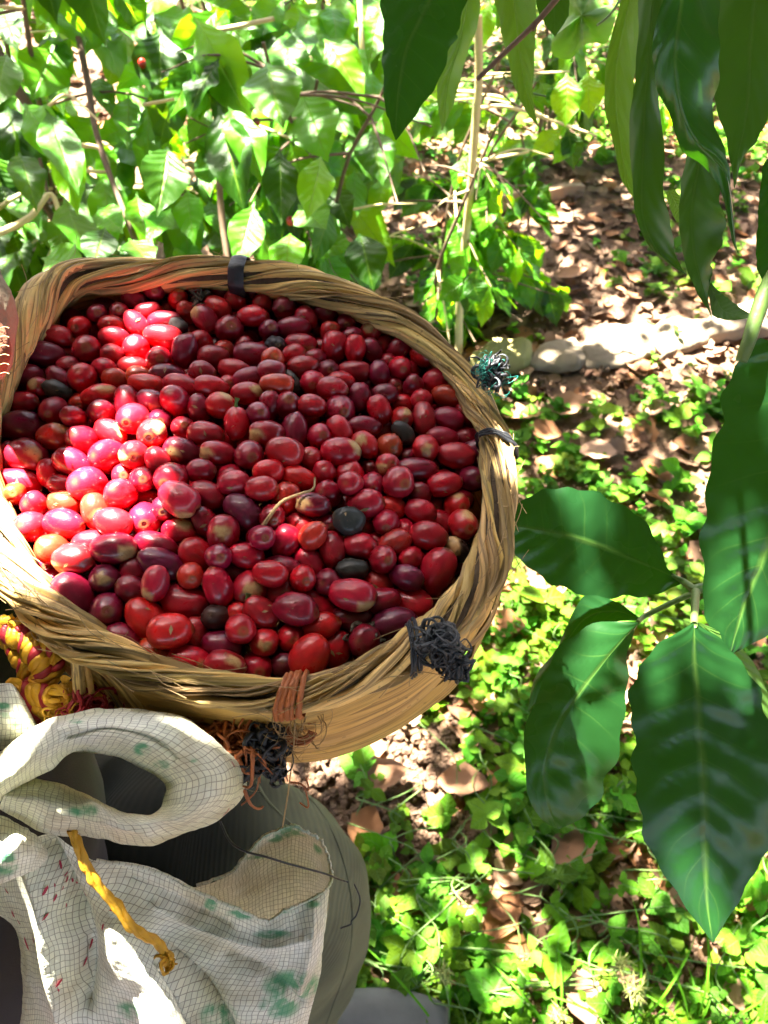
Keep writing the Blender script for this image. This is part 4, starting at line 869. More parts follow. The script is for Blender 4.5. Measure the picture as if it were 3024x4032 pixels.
for c in CH+LOW:
    d = pile_depth(c['px'], c['py'])+(.009 if c['fl'] == 'l' else 0); c['d'] = d
    a_, b_ = c['a']/F*d*1.07, c['b']/F*d*1.07; s_ = 1 if c['col'] in 'kxw' else max(1, .0056/b_); a_, b_ = a_*s_**.6, b_*s_
    u = RIGHT*math.cos(c['ang'])-UP*math.sin(c['ang'])
    if a_/b_ < 1.18:                                         # seen nearly end-on: the long axis points toward the camera
        zt = 1.0 if c['fl'] in ('e', 's') else rc_.choice((-1, 1)); X = u*.35-FWD*zt*1.0; al = b_*rc_.uniform(1.15, 1.32)
    else:
        X = u*(1 if rc_.random() < .5 or c['fl'] in 'es' and c['fl'] else -1)-FWD*rc_.uniform(-.25, .35); al = a_*1.04
    X /= np.linalg.norm(X); c['X'] = X; c['al'] = al; c['bl'] = b_*1.03
# filler cherries underneath, on lower layers
fill = []
for lay, dz in ((1, .0165), (2, .028)):
    for k in range(4200):
        if len([f for f in fill if f['lay'] == lay]) > 330: break
        px, py = rng.uniform(-60, 1900), rng.uniform(1120, 2700)
        p = hit(px, py, BN, PC); i = np.argmin(np.sum((RIMC-p)**2, 1)); inside = np.dot(p-RIMC[i], -RO[i])
        if inside < RIMR[i]+.004: continue
        b_ = rng.uniform(.0056, .0070); d = pile_depth(px, py)+dz; q = P(px, py, d)
        if any(np.linalg.norm(q-f['c']) < .0135 for f in fill if f['lay'] == lay): continue
        X = rng.normal(size=3); X /= np.linalg.norm(X)
        fill.append(dict(px=px, py=py, d=d, c=q, X=X, al=b_*rng.uniform(1.1, 1.35), bl=b_, lay=lay, col=rng.choice(list('ccrddp')), fl=''))
for c in LOW: c['lay'] = 1
ALL = CH+LOW+fill
C0 = np.array([P(c['px'], c['py'], c['d']) for c in ALL]); C = C0.copy()
AX = np.array([c['X'] for c in ALL]); AL = np.array([c['al'] for c in ALL]); BL = np.array([c['bl'] for c in ALL]); RAY = np.array([ray(c['px'], c['py']) for c in ALL]); RAY /= np.linalg.norm(RAY, axis=1)[:, None]
for it in range(60):                                          # push touching cherries apart, mostly along the line of sight
    off = np.array([-1, 0, 1])
    Sph = C[:, None]+AX[:, None]*(off[None, :, None]*(AL-BL)[:, None, None]*.9); disp = np.zeros_like(C)
    D = np.linalg.norm(C[:, None]-C[None], axis=2); I, J = np.where((D < (AL[:, None]+AL[None])) & (np.arange(len(C))[:, None] < np.arange(len(C))[None]))
    dd = Sph[I][:, :, None]-Sph[J][:, None]; dist = np.linalg.norm(dd, axis=3)+1e-9; pen = (.95*(BL[I]+BL[J]))[:, None, None]-dist
    k = pen.reshape(len(I), -1).argmax(1); pm = pen.reshape(len(I), -1)[np.arange(len(I)), k]; nv_ = (dd/dist[..., None]).reshape(len(I), 9, 3)[np.arange(len(I)), k]
    ok = pm > 0; I, J, pm, nv_ = I[ok], J[ok], pm[ok], nv_[ok]; push = nv_*pm[:, None]*.5
    np.add.at(disp, I, push); np.add.at(disp, J, -push)
    al_ = np.sum(disp*RAY, 1)[:, None]*RAY; nf = len(CH); lat = disp-al_
    w_l = np.r_[np.full(nf, .16), np.full(len(C)-nf, .5)][:, None]
    C = C+(al_*.8+lat*w_l)*.6
    C[:nf] += (C0[:nf]-C[:nf])*np.array([.04])                # stay where the photo shows them
    mv = np.sum((C[:nf]-C0[:nf])*RAY[:nf], 1); lim = np.clip(mv, -.012, .012); C[:nf] += RAY[:nf]*(lim-mv)[:, None]
    mv = np.sum((C[nf:]-C0[nf:])*RAY[nf:], 1); lim = np.clip(mv, .001, .02); C[nf:] += RAY[nf:]*(lim-mv)[:, None]
def ori(X, al, bl, c, roll):
    X = X/np.linalg.norm(X); Z = -FWD*1.0; Z = Z-X*np.dot(Z, X); 
    if np.linalg.norm(Z) < .1: Z = UP-X*np.dot(UP, X)
    Z /= np.linalg.norm(Z); Y = np.cross(Z, X); Y, Z = Y*math.cos(roll)+Z*math.sin(roll), -Y*math.sin(roll)+Z*math.cos(roll)
    m = Matrix.Identity(4)
    for i in range(3): m[i][0] = X[i]*al; m[i][1] = Y[i]*bl; m[i][2] = Z[i]*bl; m[i][3] = c[i]
    return m
# labels: each cherry is told from the others by colour, mark and its place beside a landmark
LM = [("the black band on the back rim", 911, 1085), ("the teal frayed tie on the right rim", 1862, 1520), ("the grey frayed knot on the rim", 1720, 2480), ("the orange binding on the front rim", 1190, 2700),
      ("the brown cloth at the left rim", 60, 1420), ("the brightest sun patch", 130, 2060), ("the curved dry straw", 1100, 2030), ("the small upper sun patch", 545, 1390),
      ("the peeled black and white cherry", 1800, 2150), ("the round black cherry", 1381, 2249), ("the split black cherry", 1366, 2058), ("the orange cherry right of centre", 1524, 1759),
      ("the black cherry near the right", 1583, 1716), ("the cherry with the upright green stem", 942, 1673), ("the cherry with the short green stem", 1021, 2420), ("the half-peeled orange cherry at the left", 215, 1724),
      ("the black cherry by the left rim", 232, 1543), ("the dull black cherry at the front", 862, 2430), ("the pale-scarred cherry by the front rim", 750, 2593), ("the left front rim", 330, 2430),
      ("the right rim", 1860, 1850), ("the back right rim", 1540, 1300), ("the back left rim", 330, 1230), ("the black cherry behind the centre", 1085, 1365), ("the small black cherry near the back", 696, 1288), ("the front right rim", 1600, 2430)]
SELF = {}
for i, c in enumerate(CH):
    for nm, x, y in LM:
        if "cherry" in nm and abs(c['px']-x) < 14 and abs(c['py']-y) < 14: SELF[i] = nm
MK = {'s': "with pale scar", 'e': "showing its ring", 't': "with a green stem", 'l': "half buried", '': ""}
lab = {}; cntr = {}
order = sorted(range(len(CH)), key=lambda i: min((CH[i]['px']-x)**2+(CH[i]['py']-y)**2 for _, x, y in LM))
ORD = ["", "second ", "third ", "fourth ", "fifth ", "sixth ", "seventh ", "eighth ", "ninth "]
for i in order:
    c = CH[i]
    cand = sorted(((c['px']-x)**2+((c['py']-y)*1.25)**2, nm, x, y) for nm, x, y in LM if SELF.get(i) != nm)[0]; _, nm, x, y = cand
    dx, dy = c['px']-x, (c['py']-y)*1.25
    rel = ("right of" if dx > 0 else "left of") if abs(dx) > abs(dy) else ("in front of" if dy > 0 else "behind")
    key = (CW[c['col']], MK.get(c['fl'], ''), rel, nm); k = cntr.get(key, 0); cntr[key] = k+1
    if i in SELF: lab[i] = SELF[i][4:].replace("cherry", "coffee cherry", 1); continue
    lab[i] = f"{ORD[min(k, 8)]}{key[0]} cherry{' ' if key[1] else ''}{key[1]} {rel} {nm}"
assert len(CH) <= 300, len(CH)
roots = []
for i, c in enumerate(CH):
    kd = 'k' if c['col'] == 'k' else 'x' if c['col'] == 'x' else 'w' if c['col'] == 'w' else c['fl'] if c['fl'] in ('s', 'e') and c['fl'] else 'c'
    me = rc_.choice(VAR[kd]); o = link("coffee_cherry", me, None, ori(AX[i], AL[i], BL[i], C[i], rc_.uniform(-.5, .5)))
    b = DXY[c['col']]; j = rc_.uniform(.78, 1.22); o.color = (b[0]*j, b[1]*rc_.uniform(.7, 1.5), b[2]*rc_.uniform(.7, 1.4), 1)
    o["dull"] = 1.0 if c['col'] in 'kx' else (.25 if rc_.random() < .15 else 0.0)
    tag(o, lab[i], "coffee cherry", "ripe coffee cherries heaped in the basket"); roots.append(o)
    if c['fl'] == 't':
        tipp = C[i]+(UP*.9-FWD*.2)*BL[i]*(1.35 if c['px'] < 1000 else .6)+(0 if c['px'] < 1000 else 1)*(-RIGHT)*BL[i]*.9
        V, Fq, uv = tube(catmull([tipp-(UP*.5)*.004, tipp+UP*.002, tipp+UP*.0045+RIGHT*.0006], 8), [.0011, .001, .0009, .0008, .0008, .0009, .0012, .0012], 8)
        add_mesh("stem", V, Fq, M['stem_green'], o)
# every cherry below the visible top layer is one heap
Vu = np.array([v.co[:] for v in VAR['c'][1].vertices]); Fu = grid_faces(18, 22, cv=True); VV, FF, TT = [], [], []
for n_, i in enumerate(range(len(CH), len(ALL))):
    m = np.array(ori(AX[i], AL[i], BL[i], C[i], 0)); VV.append(Vu @ m[:3, :3].T+m[:3, 3]); FF.append(Fu+n_*len(Vu)); TT.append(np.tile(np.array(DXY[ALL[i]['col']])*rng.uniform(.35, .8), (len(Vu), 1)))  # lower cherries tinted darker: shade of the gaps put into their colour
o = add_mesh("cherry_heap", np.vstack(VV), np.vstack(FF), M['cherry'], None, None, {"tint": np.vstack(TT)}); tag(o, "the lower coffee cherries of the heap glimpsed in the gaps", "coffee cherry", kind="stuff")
# what lies on the heap
st = catmull([P(x, y, pile_depth(x, y)-dd) for x, y, dd in ((1012, 2110, .008), (1060, 2035, .0115), (1110, 1975, .0135), (1180, 1945, .0135), (1232, 1925, .0135), (1240, 1880, .012))], 40)
V, Fq, uv = tube(st, np.linspace(.0011, .0004, 40), 6); tag(add_mesh("dry_straw", V, Fq, M['straw']), "thin curved dry straw lying on the cherries near the middle of the basket", "straw")
M['chaff'] = mat_plain("chaff", (.10, .08, .055), .9, (.05, .04, .03), 200)
for (x, y, lb) in ((795, 1178, "small clump of dry black leaf scraps among the cherries near the back rim"), (1430, 2500, "crumbly dark dirt caught between the cherries and the front right rim")):
    fray("dirt_clump", P(x, y, pile_depth(x, y)-.004), .006, 60, M['chaff'], int(x), .0007, (.004, .012)); o = bpy.context.scene.objects[-1]
for o in list(COL.objects):
    if o.name.startswith("dirt_clump"): tag(o, ("small clump of dry black leaf scraps among the cherries near the back rim" if o.name == "dirt_clump" else "crumbly dark dirt caught between the cherries and the front right rim"), "debris")

mb = MB()
for k in range(170):                                          # specks of chaff and husk
    c = CH[rng.integers(len(CH))]; i = CH.index(c); n_ = -ray(c['px'], c['py'])+rng.normal(size=3)*.35; n_ /= np.linalg.norm(n_); p = C[i]+n_*BL[i]*.99; u = np.cross(n_, rng.normal(size=3)); u /= np.linalg.norm(u); w = np.cross(n_, u); s_ = rng.uniform(.0004, .0013)
    mb.add(np.array([p+u*s_*2, p+w*s_*.7+n_*.0003, p-u*s_*1.6, p-w*s_*.6+n_*.0002]), [[0, 1, 2, 3]])
tag(mb.build("chaff", M['straw']), "specks of pale chaff sprinkled over the cherries", "chaff", kind="stuff")
# ================================================================ near coffee leaves
def edge_leaf(parent, L, Mi, Rr, d0, d1, mat, nu=44, nv=20, fold=.12, puck=.02, dmid=None, seed=0, name="leaf", nvein=9, wave=.0):
    """leaf whose left edge, midrib and right edge are given where they stand; it puckers between its side veins"""
    Lc, Mc, Rc = catmull(L, nu), catmull(Mi, nu), catmull(Rr, nu); v = np.linspace(-1, 1, nv+1); u = np.linspace(0, 1, nu)
    dd = d0+(d1-d0)*u
    if dmid is not None: dd = dd+(dmid-(d0+d1)/2)*np.sin(np.pi*u)
    V = np.zeros((nu, nv+1, 3))
    Ln = np.linalg.norm(Lc-Mc, axis=1)[:, None]+1; Rn = np.linalg.norm(Rc-Mc, axis=1)[:, None]+1; wv = lambda s_: (1+.035*np.sin(u*nvein*6.28+s_)+.025*np.sin(u*31+seed+s_))[:, None]
    Lc = Mc+(Lc-Mc)*wv(1.0); Rc = Mc+(Rc-Mc)*wv(2.5)
    for j, vv in enumerate(v):
        E = Lc if vv < 0 else Rc; a_ = abs(vv); q = Mc*(1-a_)+E*a_
        wpx = np.linalg.norm(E-Mc, axis=1); wm = wpx/F*dd
        ph = u*nvein-a_*1.6+(.25 if vv < 0 else 0)
        dep = dd+fold*a_**1.2*wm-puck*np.abs(np.sin(np.pi*ph))**.6*wm*np.sin(np.pi*min(a_+.06, 1))**.6+.010*a_**2*np.sin(u*14+seed+vv*2)*wm*8*.5
        dep = dep+wave*a_**2*wm*np.sin(u*20+seed*2+vv)
        for i in range(nu): V[i, j] = P(q[i, 0], q[i, 1], dep[i])
    V = V-FWD*(.0016*vnoise(V.reshape(-1, 3), 38, seed)+.0008*vnoise(V.reshape(-1, 3), 95, seed+1)).reshape(nu, nv+1, 1)
    uv = np.stack([np.repeat(u, nv+1), np.tile((v+1)/2, nu)], 1)
    return add_mesh(name, V.reshape(-1, 3), grid_faces(nu, nv+1), mat, parent, uv)
def rib(parent, pts, r0, r1, mat=None, name="midrib"):
    path = catmull([P(*q) for q in pts], 26); V, Fq, uv = tube(path, np.linspace(r0, r1, 26), 7); add_mesh(name, V, Fq, mat or M['stem_green'], parent, uv)
tree = thing("coffee_tree", "near coffee tree reaching in from the right, with big dark glossy leaves in clusters", "coffee tree", (.78, .25, 0))
D = .42
edge_leaf(tree, [(2690, 2295), (2600, 2335), (2500, 2350), (2380, 2350), (2230, 2325), (2120, 2260), (2030, 2190), (2000, 2120), (1995, 2085)],
          [(2690, 2290), (2600, 2245), (2480, 2195), (2370, 2150), (2260, 2115), (2160, 2095), (2080, 2080), (2030, 2075), (1990, 2075)],
          [(2690, 2285), (2630, 2240), (2590, 2130), (2500, 2020), (2390, 1960), (2260, 1920), (2150, 1930), (2050, 1975), (1990, 2060)], .44, .425, M['leaf_fg'], fold=.10, puck=.05, seed=1)
edge_leaf(tree, [(2511, 2450), (2401, 2446), (2270, 2490), (2191, 2568), (2135, 2700), (2075, 2850), (2066, 3050), (2100, 3180), (2150, 3240), (2195, 3262)],
          [(2513, 2450), (2440, 2530), (2334, 2663), (2260, 2760), (2198, 2846), (2160, 2950), (2140, 3050), (2150, 3150), (2175, 3220), (2197, 3264)],
          [(2515, 2452), (2490, 2500), (2470, 2600), (2468, 2720), (2455, 2850), (2420, 3000), (2375, 3110), (2320, 3195), (2260, 3240), (2199, 3265)], .43, .45, M['leaf_fg'], fold=.16, puck=.045, seed=2, nvein=7)
edge_leaf(tree, [(2732, 2450), (2600, 2530), (2515, 2640), (2484, 2760), (2492, 2900), (2500, 3060), (2520, 3230), (2590, 3400), (2690, 3555), (2800, 3705)],
          [(2733, 2450), (2732, 2560), (2742, 2700), (2750, 2840), (2762, 2980), (2770, 3120), (2776, 3250), (2780, 3400), (2785, 3540), (2803, 3708)],
          [(2735, 2450), (2850, 2530), (2940, 2640), (3010, 2780), (3060, 2950), (3075, 3120), (3050, 3290), (2985, 3420), (2900, 3560), (2805, 3708)], .385, .40, M['leaf_fg'], fold=.08, puck=.035, seed=3, nvein=10)
edge_leaf(tree, [(2745, 2455), (2850, 2560), (2920, 2680), (2960, 2800), (2980, 2950)], [(2750, 2452), (2870, 2540), (2960, 2680), (3005, 2800), (3030, 2950)], [(2755, 2450), (2890, 2520), (2985, 2640), (3040, 2780), (3080, 2950)], .395, .42, M['leaf_pale'], 24, 8, seed=4)
edge_leaf(tree, [(2515, 2430), (2420, 2365), (2300, 2345), (2230, 2470), (2190, 2560), (2110, 2660), (2075, 2800)], [(2515, 2435), (2420, 2405), (2310, 2430), (2220, 2540), (2160, 2620), (2105, 2700), (2078, 2800)],
          [(2515, 2440), (2420, 2450), (2320, 2490), (2240, 2600), (2170, 2680), (2110, 2760), (2080, 2805)], .46, .49, M['leaf_fg'], 30, 10, seed=5)
edge_leaf(tree, [(2995, 1335), (2905, 1425), (2850, 1560), (2820, 1720), (2780, 1930), (2768, 2110), (2772, 2300), (2785, 2440), (2870, 2572)],
          [(3150, 1380), (3140, 1500), (3130, 1700), (3100, 1880), (3060, 2050), (3010, 2200), (2960, 2320), (2915, 2440), (2874, 2574)],
          [(3250, 1400), (3330, 1550), (3380, 1750), (3370, 1950), (3300, 2150), (3200, 2300), (3100, 2430), (2990, 2520), (2878, 2576)], .37, .40, M['leaf_fg'], 50, 24, fold=.12, puck=.045, seed=6, nvein=8)
def twigs(pts, r0, r1, mat, name="twig"): rib(tree, pts, r0, r1, mat, name)
twigs([(3200, 2230, .47), (2960, 2290, .45), (2760, 2315, .437), (2738, 2330, .435)], .0035, .0028, M['stem_green'])
twigs([(2740, 2325, .435), (2735, 2400, .41), (2733, 2460, .385)], .0025, .0018, M['stem_green'], "petiole")
twigs([(2738, 2325, .435), (2690, 2290, .44), (2640, 2265, .44)], .0024, .0015, M['stem_green'], "petiole")
twigs([(2730, 2335, .437), (2640, 2375, .44), (2540, 2425, .445), (2512, 2450, .435)], .0018, .0014, M['stem_green'], "petiole")
# hanging leaves, upper right
def H(L, Mi, Rr, d0, d1, m, **k):
    if L[0][1] <= -50:                                         # the leaf goes on above the frame to its stalk
        bx = Mi[0][0]+(Mi[0][0]-Mi[1][0])*.5+18; top = -330; wl, wr = L[0][0]-Mi[0][0], Rr[0][0]-Mi[0][0]; mx = (Mi[0][0]+bx)/2
        L = [(bx, top), (mx+wl*.62, (top+L[0][1])/2)]+L; Rr = [(bx+1, top), (mx+wr*.62, (top+L[2][1])/2)]+Rr; Mi = [(bx, top), (mx, (top-60)/2)]+Mi
        rib(tree, [(bx, top+4, d0), (bx+10, top-30, d0+.005), (bx+30, top-70, .42)], .0016, .0020, M['stem_green'], "petiole")
    return edge_leaf(tree, L, Mi, Rr, d0, d1, m, **k)
H([(2829, -60), (2800, 150), (2800, 330), (2850, 520), (2880, 660), (2889, 740)], [(2980, -60), (2960, 150), (2950, 330), (2930, 500), (2900, 640), (2890, 740)], [(3120, -60), (3090, 200), (3040, 400), (2990, 540), (2925, 620), (2892, 742)], .36, .38, M['leaf_dark'], seed=12, fold=.2)
H([(3100, 560), (3010, 640), (2987, 800), (2980, 950), (2984, 1060), (3020, 1140)], [(3120, 560), (3070, 680), (3050, 820), (3045, 950), (3040, 1060), (3024, 1140)], [(3160, 560), (3140, 700), (3130, 850), (3110, 970), (3080, 1070), (3030, 1142)], .40, .40, M['leaf_fg'], seed=13, nu=26, nv=10)
H([(2460, -60), (2412, 129), (2384, 260), (2382, 411), (2406, 529), (2441, 693), (2470, 750), (2497, 785)], [(2495, -60), (2450, 130), (2425, 270), (2425, 411), (2440, 540), (2462, 690), (2480, 750), (2498, 786)],
  [(2535, -60), (2517, 176), (2500, 280), (2486, 400), (2482, 529), (2490, 690), (2496, 740), (2499, 786)], .41, .43, M['leaf_pale'], seed=14, fold=-.6, wave=.15)
H([(2520, -60), (2512, 140), (2500, 330), (2478, 500), (2490, 693), (2504, 852), (2553, 970), (2620, 1030), (2702, 1083)], [(2580, -60), (2560, 160), (2545, 330), (2535, 500), (2530, 700), (2530, 850), (2580, 980), (2640, 1040), (2703, 1084)],
  [(2640, -60), (2610, 200), (2594, 382), (2612, 540), (2620, 764), (2641, 882), (2655, 990), (2680, 1050), (2705, 1086)], .38, .40, M['leaf_dark'], seed=15, fold=.5, wave=.25, puck=.06)
H([(2712, 560), (2682, 735), (2673, 852), (2682, 970), (2711, 1087), (2758, 1175), (2790, 1220), (2806, 1254)], [(2770, 560), (2735, 735), (2722, 852), (2725, 970), (2750, 1087), (2776, 1170), (2795, 1215), (2807, 1255)],
  [(2838, 560), (2838, 780), (2856, 870), (2840, 960), (2803, 1030), (2806, 1080), (2784, 1130), (2808, 1256)], .37, .39, M['leaf_dark'], seed=16, fold=.45, wave=.3, puck=.05)
H([(2785, 1120), (2798, 1190), (2812, 1245), (2880, 1262), (2972, 1250)], [(2795, 1115), (2825, 1180), (2850, 1220), (2900, 1240), (2973, 1249)], [(2803, 1112), (2840, 1150), (2876, 1180), (2920, 1215), (2974, 1248)], .39, .37, M['leaf_dark'], nu=24, nv=10, seed=17)
H([(2640, -80), (2576, 118), (2567, 235), (2590, 353), (2641, 458), (2680, 580), (2760, 640), (2840, 740), (2885, 940), (2911, 995)], [(2690, -80), (2665, 118), (2655, 235), (2668, 353), (2692, 458), (2750, 560), (2810, 620), (2862, 700), (2893, 940), (2912, 996)],
  [(2825, -80), (2833, 118), (2836, 235), (2820, 353), (2808, 458), (2845, 560), (2872, 640), (2882, 740), (2900, 940), (2913, 996)], .245, .29, M['leaf_fg'], seed=11, fold=.35, wave=.1, puck=.06)
H([(2620, 760), (2640, 830), (2665, 880)], [(2635, 750), (2665, 810), (2690, 870)], [(2655, 745), (2690, 800), (2700, 870)], .43, .43, M['leaf_pale'], nu=10, nv=6, seed=18)

rib(tree, [(3110, 1000, .36), (3030, 1120, .365), (2985, 1230, .365), (2950, 1340, .365), (2920, 1420, .37)], .0045, .0030, M['stem_green'], "stem")
V, Fq, uv = tube(catmull([[.78, .25, -.05], [.62, .26, .5], [.46, .27, 1.0], [.38, .27, 1.35], [.32, .28, 1.8]], 40), np.linspace(.016, .007, 40), 10); add_mesh("trunk", V, Fq, M['twig'], tree, uv)
# upper middle cluster
H([(1515, -60), (1508, 120), (1507, 245), (1513, 400), (1535, 490), (1556, 552)], [(1720, -60), (1640, 100), (1596, 200), (1570, 340), (1560, 450), (1558, 554)], [(1850, -60), (1810, 100), (1785, 170), (1723, 323), (1645, 441), (1560, 556)], .47, .49, M['leaf_fg'], seed=21, fold=.14, puck=.05)
H([(1795, -60), (1760, 180), (1723, 323), (1725, 430), (1738, 520)], [(1850, -60), (1810, 160), (1765, 310), (1750, 420), (1739, 521)], [(1895, -60), (1880, 100), (1835, 225), (1792, 392), (1740, 522)], .52, .54, M['leaf_pale'], seed=22, nu=30, nv=10, fold=.3)
H([(1945, -60), (1970, 100), (1990, 190), (2027, 343), (2065, 430), (2124, 506)], [(2020, -60), (2035, 100), (2045, 190), (2065, 330), (2090, 420), (2125, 507)], [(2110, -60), (2110, 100), (2107, 200), (2097, 345), (2106, 440), (2126, 508)], .47, .49, M['leaf_pale'], seed=23, fold=-.55, wave=.3, puck=.08)
H([(2100, -60), (2115, 30), (2148, 100), (2184, 143)], [(2170, -60), (2180, 20), (2185, 90), (2185, 144)], [(2240, -60), (2240, 50), (2222, 90), (2186, 145)], .49, .50, M['leaf_dark'], seed=24, nu=20, nv=10)
twigs([(2230, -60, .46), (2188, 0, .46), (2105, 95, .46), (1990, 205, .46), (1880, 312, .46)], .0021, .0014, M['twig'])
twigs([(2105, 95, .46), (2098, 120, .46)], .0022, .001, M['twig'])
twigs([(1700, -400, .44), (2200, -400, .42), (2700, -400, .42), (3100, -430, .42), (3350, -520, .44), (3550, -560, .50)], .0024, .0045, M['twig'], "branch")
# curly tendril
twigs([(2010, 290, .5), (1985, 290, .5), (1990, 310, .5), (2035, 335, .5), (2090, 365, .5), (2150, 380, .5)], .0006, .0006, M['stem_green'], "tendril")
vine = thing("vine", "translucent light green lobed vine leaf hanging at the top edge behind the dark twig", "vine", P(2300, 100, .6))
ol = [(2213, -60), (2217, 40), (2217, 80), (2190, 130), (2172, 160), (2176, 215), (2215, 232), (2252, 230), (2275, 200), (2300, 178), (2340, 168), (2385, 172), (2410, 120), (2425, 60), (2412, 20), (2380, 20), (2350, -20), (2330, -60)]
oc = catmull(ol, 60, True); cx_, cy_ = 2290, 60; V = []; UVv = []
for k in range(60):
    for f in (1.0, .66, .33, .0): V.append(P(cx_+(oc[k][0]-cx_)*f, cy_+(oc[k][1]-cy_)*f, .60+.02*f*f+.004*math.sin(k*.4))); UVv.append((.5+.4*f*math.cos(k/9.5), .5+.45*f*math.sin(k/9.5)))
add_mesh("leaf", np.array(V), grid_faces(60, 4, cu=True), M['leaf_pale'], vine, UVv, {"tint": np.tile((1.2, 1.3, .9), (240, 1))})
rib(vine, [(2350, 100, .598), (2400, 60, .598), (2440, 0, .598), (2470, -60, .6)], .001, .0012, M['stem_green'], "stem")
leafy = thing("vine", "yellowish lobed vine leaf on a thin branch behind the hanging leaves", "vine", ground(2250, 800))
for (x0, y0, x1, y1, w) in ((2230, 290, 2240, 460, 62), (2310, 290, 2330, 430, 60)):
    add_leaf(leafy, P(x0, y0, 1.35), P(x1, y1, 1.33), [0, -.8, .5], w/F*1.4, BG[3])

# ================================================================ person: trousers, shirt, shoe
person = thing("person", "person in grey trousers and a navy shirt at the left edge carrying the basket", "person", (-.30, .02, 0))
def loft(name, path, radii, mat, parent, n=60, ns=40, fold=.004, seed=0, sq=(1, 1), tint=None):
    pr = catmull(np.c_[np.array(path), np.array(radii)], n); V, Fq, uv = tube(pr[:, :3], pr[:, 3], ns)
    Vn = V.reshape(n, ns, 3); c = pr[:, None, :3]; d = Vn-c; L = np.linalg.norm(d, axis=2, keepdims=True); dn = d/L
    w = vnoise(V, 9, seed).reshape(n, ns, 1)*fold+vnoise(V*[1, 1.6, 1], 24, seed+3).reshape(n, ns, 1)*fold*.35
    r1 = np.arange(n)[:, None, None]/n; w = w-fold*.8*np.abs(vnoise(V, 15, seed+8)).reshape(n, ns, 1)+fold*.35*np.sin(r1*38+3*np.sin(np.arange(ns)[None, :, None]*.3+seed))
    V = (Vn+dn*w).reshape(-1, 3)
    if tint is not None: at = {"tint": tint(V)}
    else: at = None
    return add_mesh(name, V, Fq, mat, parent, uv, at)
hip = P(-500, 3560, .66); knee = P(1010, 3500, .60); ankle = np.array([-.13, .075, .12])
body = loft("body", [(-.38, -.05, 1.2), (-.37, -.02, .95), hip+[0, 0, -.02], (hip+knee)/2, knee+[-.03, 0, -.01], (knee+ankle)/2+[.0, 0, 0], ankle, ankle+[.02, 0, -.07]], [.10, .11, .085, .075, .055, .05, .04, .035], M['skin'], person, 70, 24, .001)
def cloth_shade_tint(V):  # dark mesh cloth, with the shade behind the loop painted into its tint
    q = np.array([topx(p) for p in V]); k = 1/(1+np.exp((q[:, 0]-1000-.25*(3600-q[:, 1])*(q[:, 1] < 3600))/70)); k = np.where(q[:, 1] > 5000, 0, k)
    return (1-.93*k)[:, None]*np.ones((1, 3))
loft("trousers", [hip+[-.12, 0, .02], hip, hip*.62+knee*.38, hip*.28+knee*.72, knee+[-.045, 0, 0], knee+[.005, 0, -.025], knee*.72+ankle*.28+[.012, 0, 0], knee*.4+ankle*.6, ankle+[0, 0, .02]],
     [.14, .135, .13, .118, .096, .082, .078, .07, .065], M['trouser'], person, 120, 72, .0045, 5, tint=cloth_shade_tint)
loft("shirt", [(-.33, .15, 1.32), (-.315, .165, 1.12), (-.305, .155, .98), (-.305, .11, .86), (-.32, .08, .74)], [.08, .115, .13, .13, .12], M['shirt'], person, 60, 48, .006, 9)
def shoe():
    """low shoe, toe toward +x"""
    nu, nv = 40, 24; u = np.linspace(0, 1, nu); V = []; x0, x1 = -.175, .095; cy = .088
    for f in u:
        w = .046*math.sin(math.pi*min(max(f*.93+.05, 0), 1))**.42*(.85+.25*f); hgt = (.085-.045*f)*math.sin(math.pi*min(max(f*.5+.5-.02, 0), 1))**.3+.012
        if f > .96: hgt *= .8
        for a_ in np.linspace(0, 2*np.pi, nv, endpoint=False):
            cx = math.copysign(abs(math.cos(a_))**.8, math.cos(a_)); sz = math.copysign(abs(math.sin(a_))**.8, math.sin(a_))
            V.append((x0+(x1-x0)*f, cy+w*cx+.01*f, .012+hgt*.5+hgt*.5*sz))
    add_mesh("shoe", np.array(V)+.0012*vnoise(np.array(V), 40, 2)[:, None], grid_faces(nu, nv, cv=True).tolist()+[list(range(nv))[::-1], list(range((nu-1)*nv, nu*nv))], M['shoe'], person)
shoe()
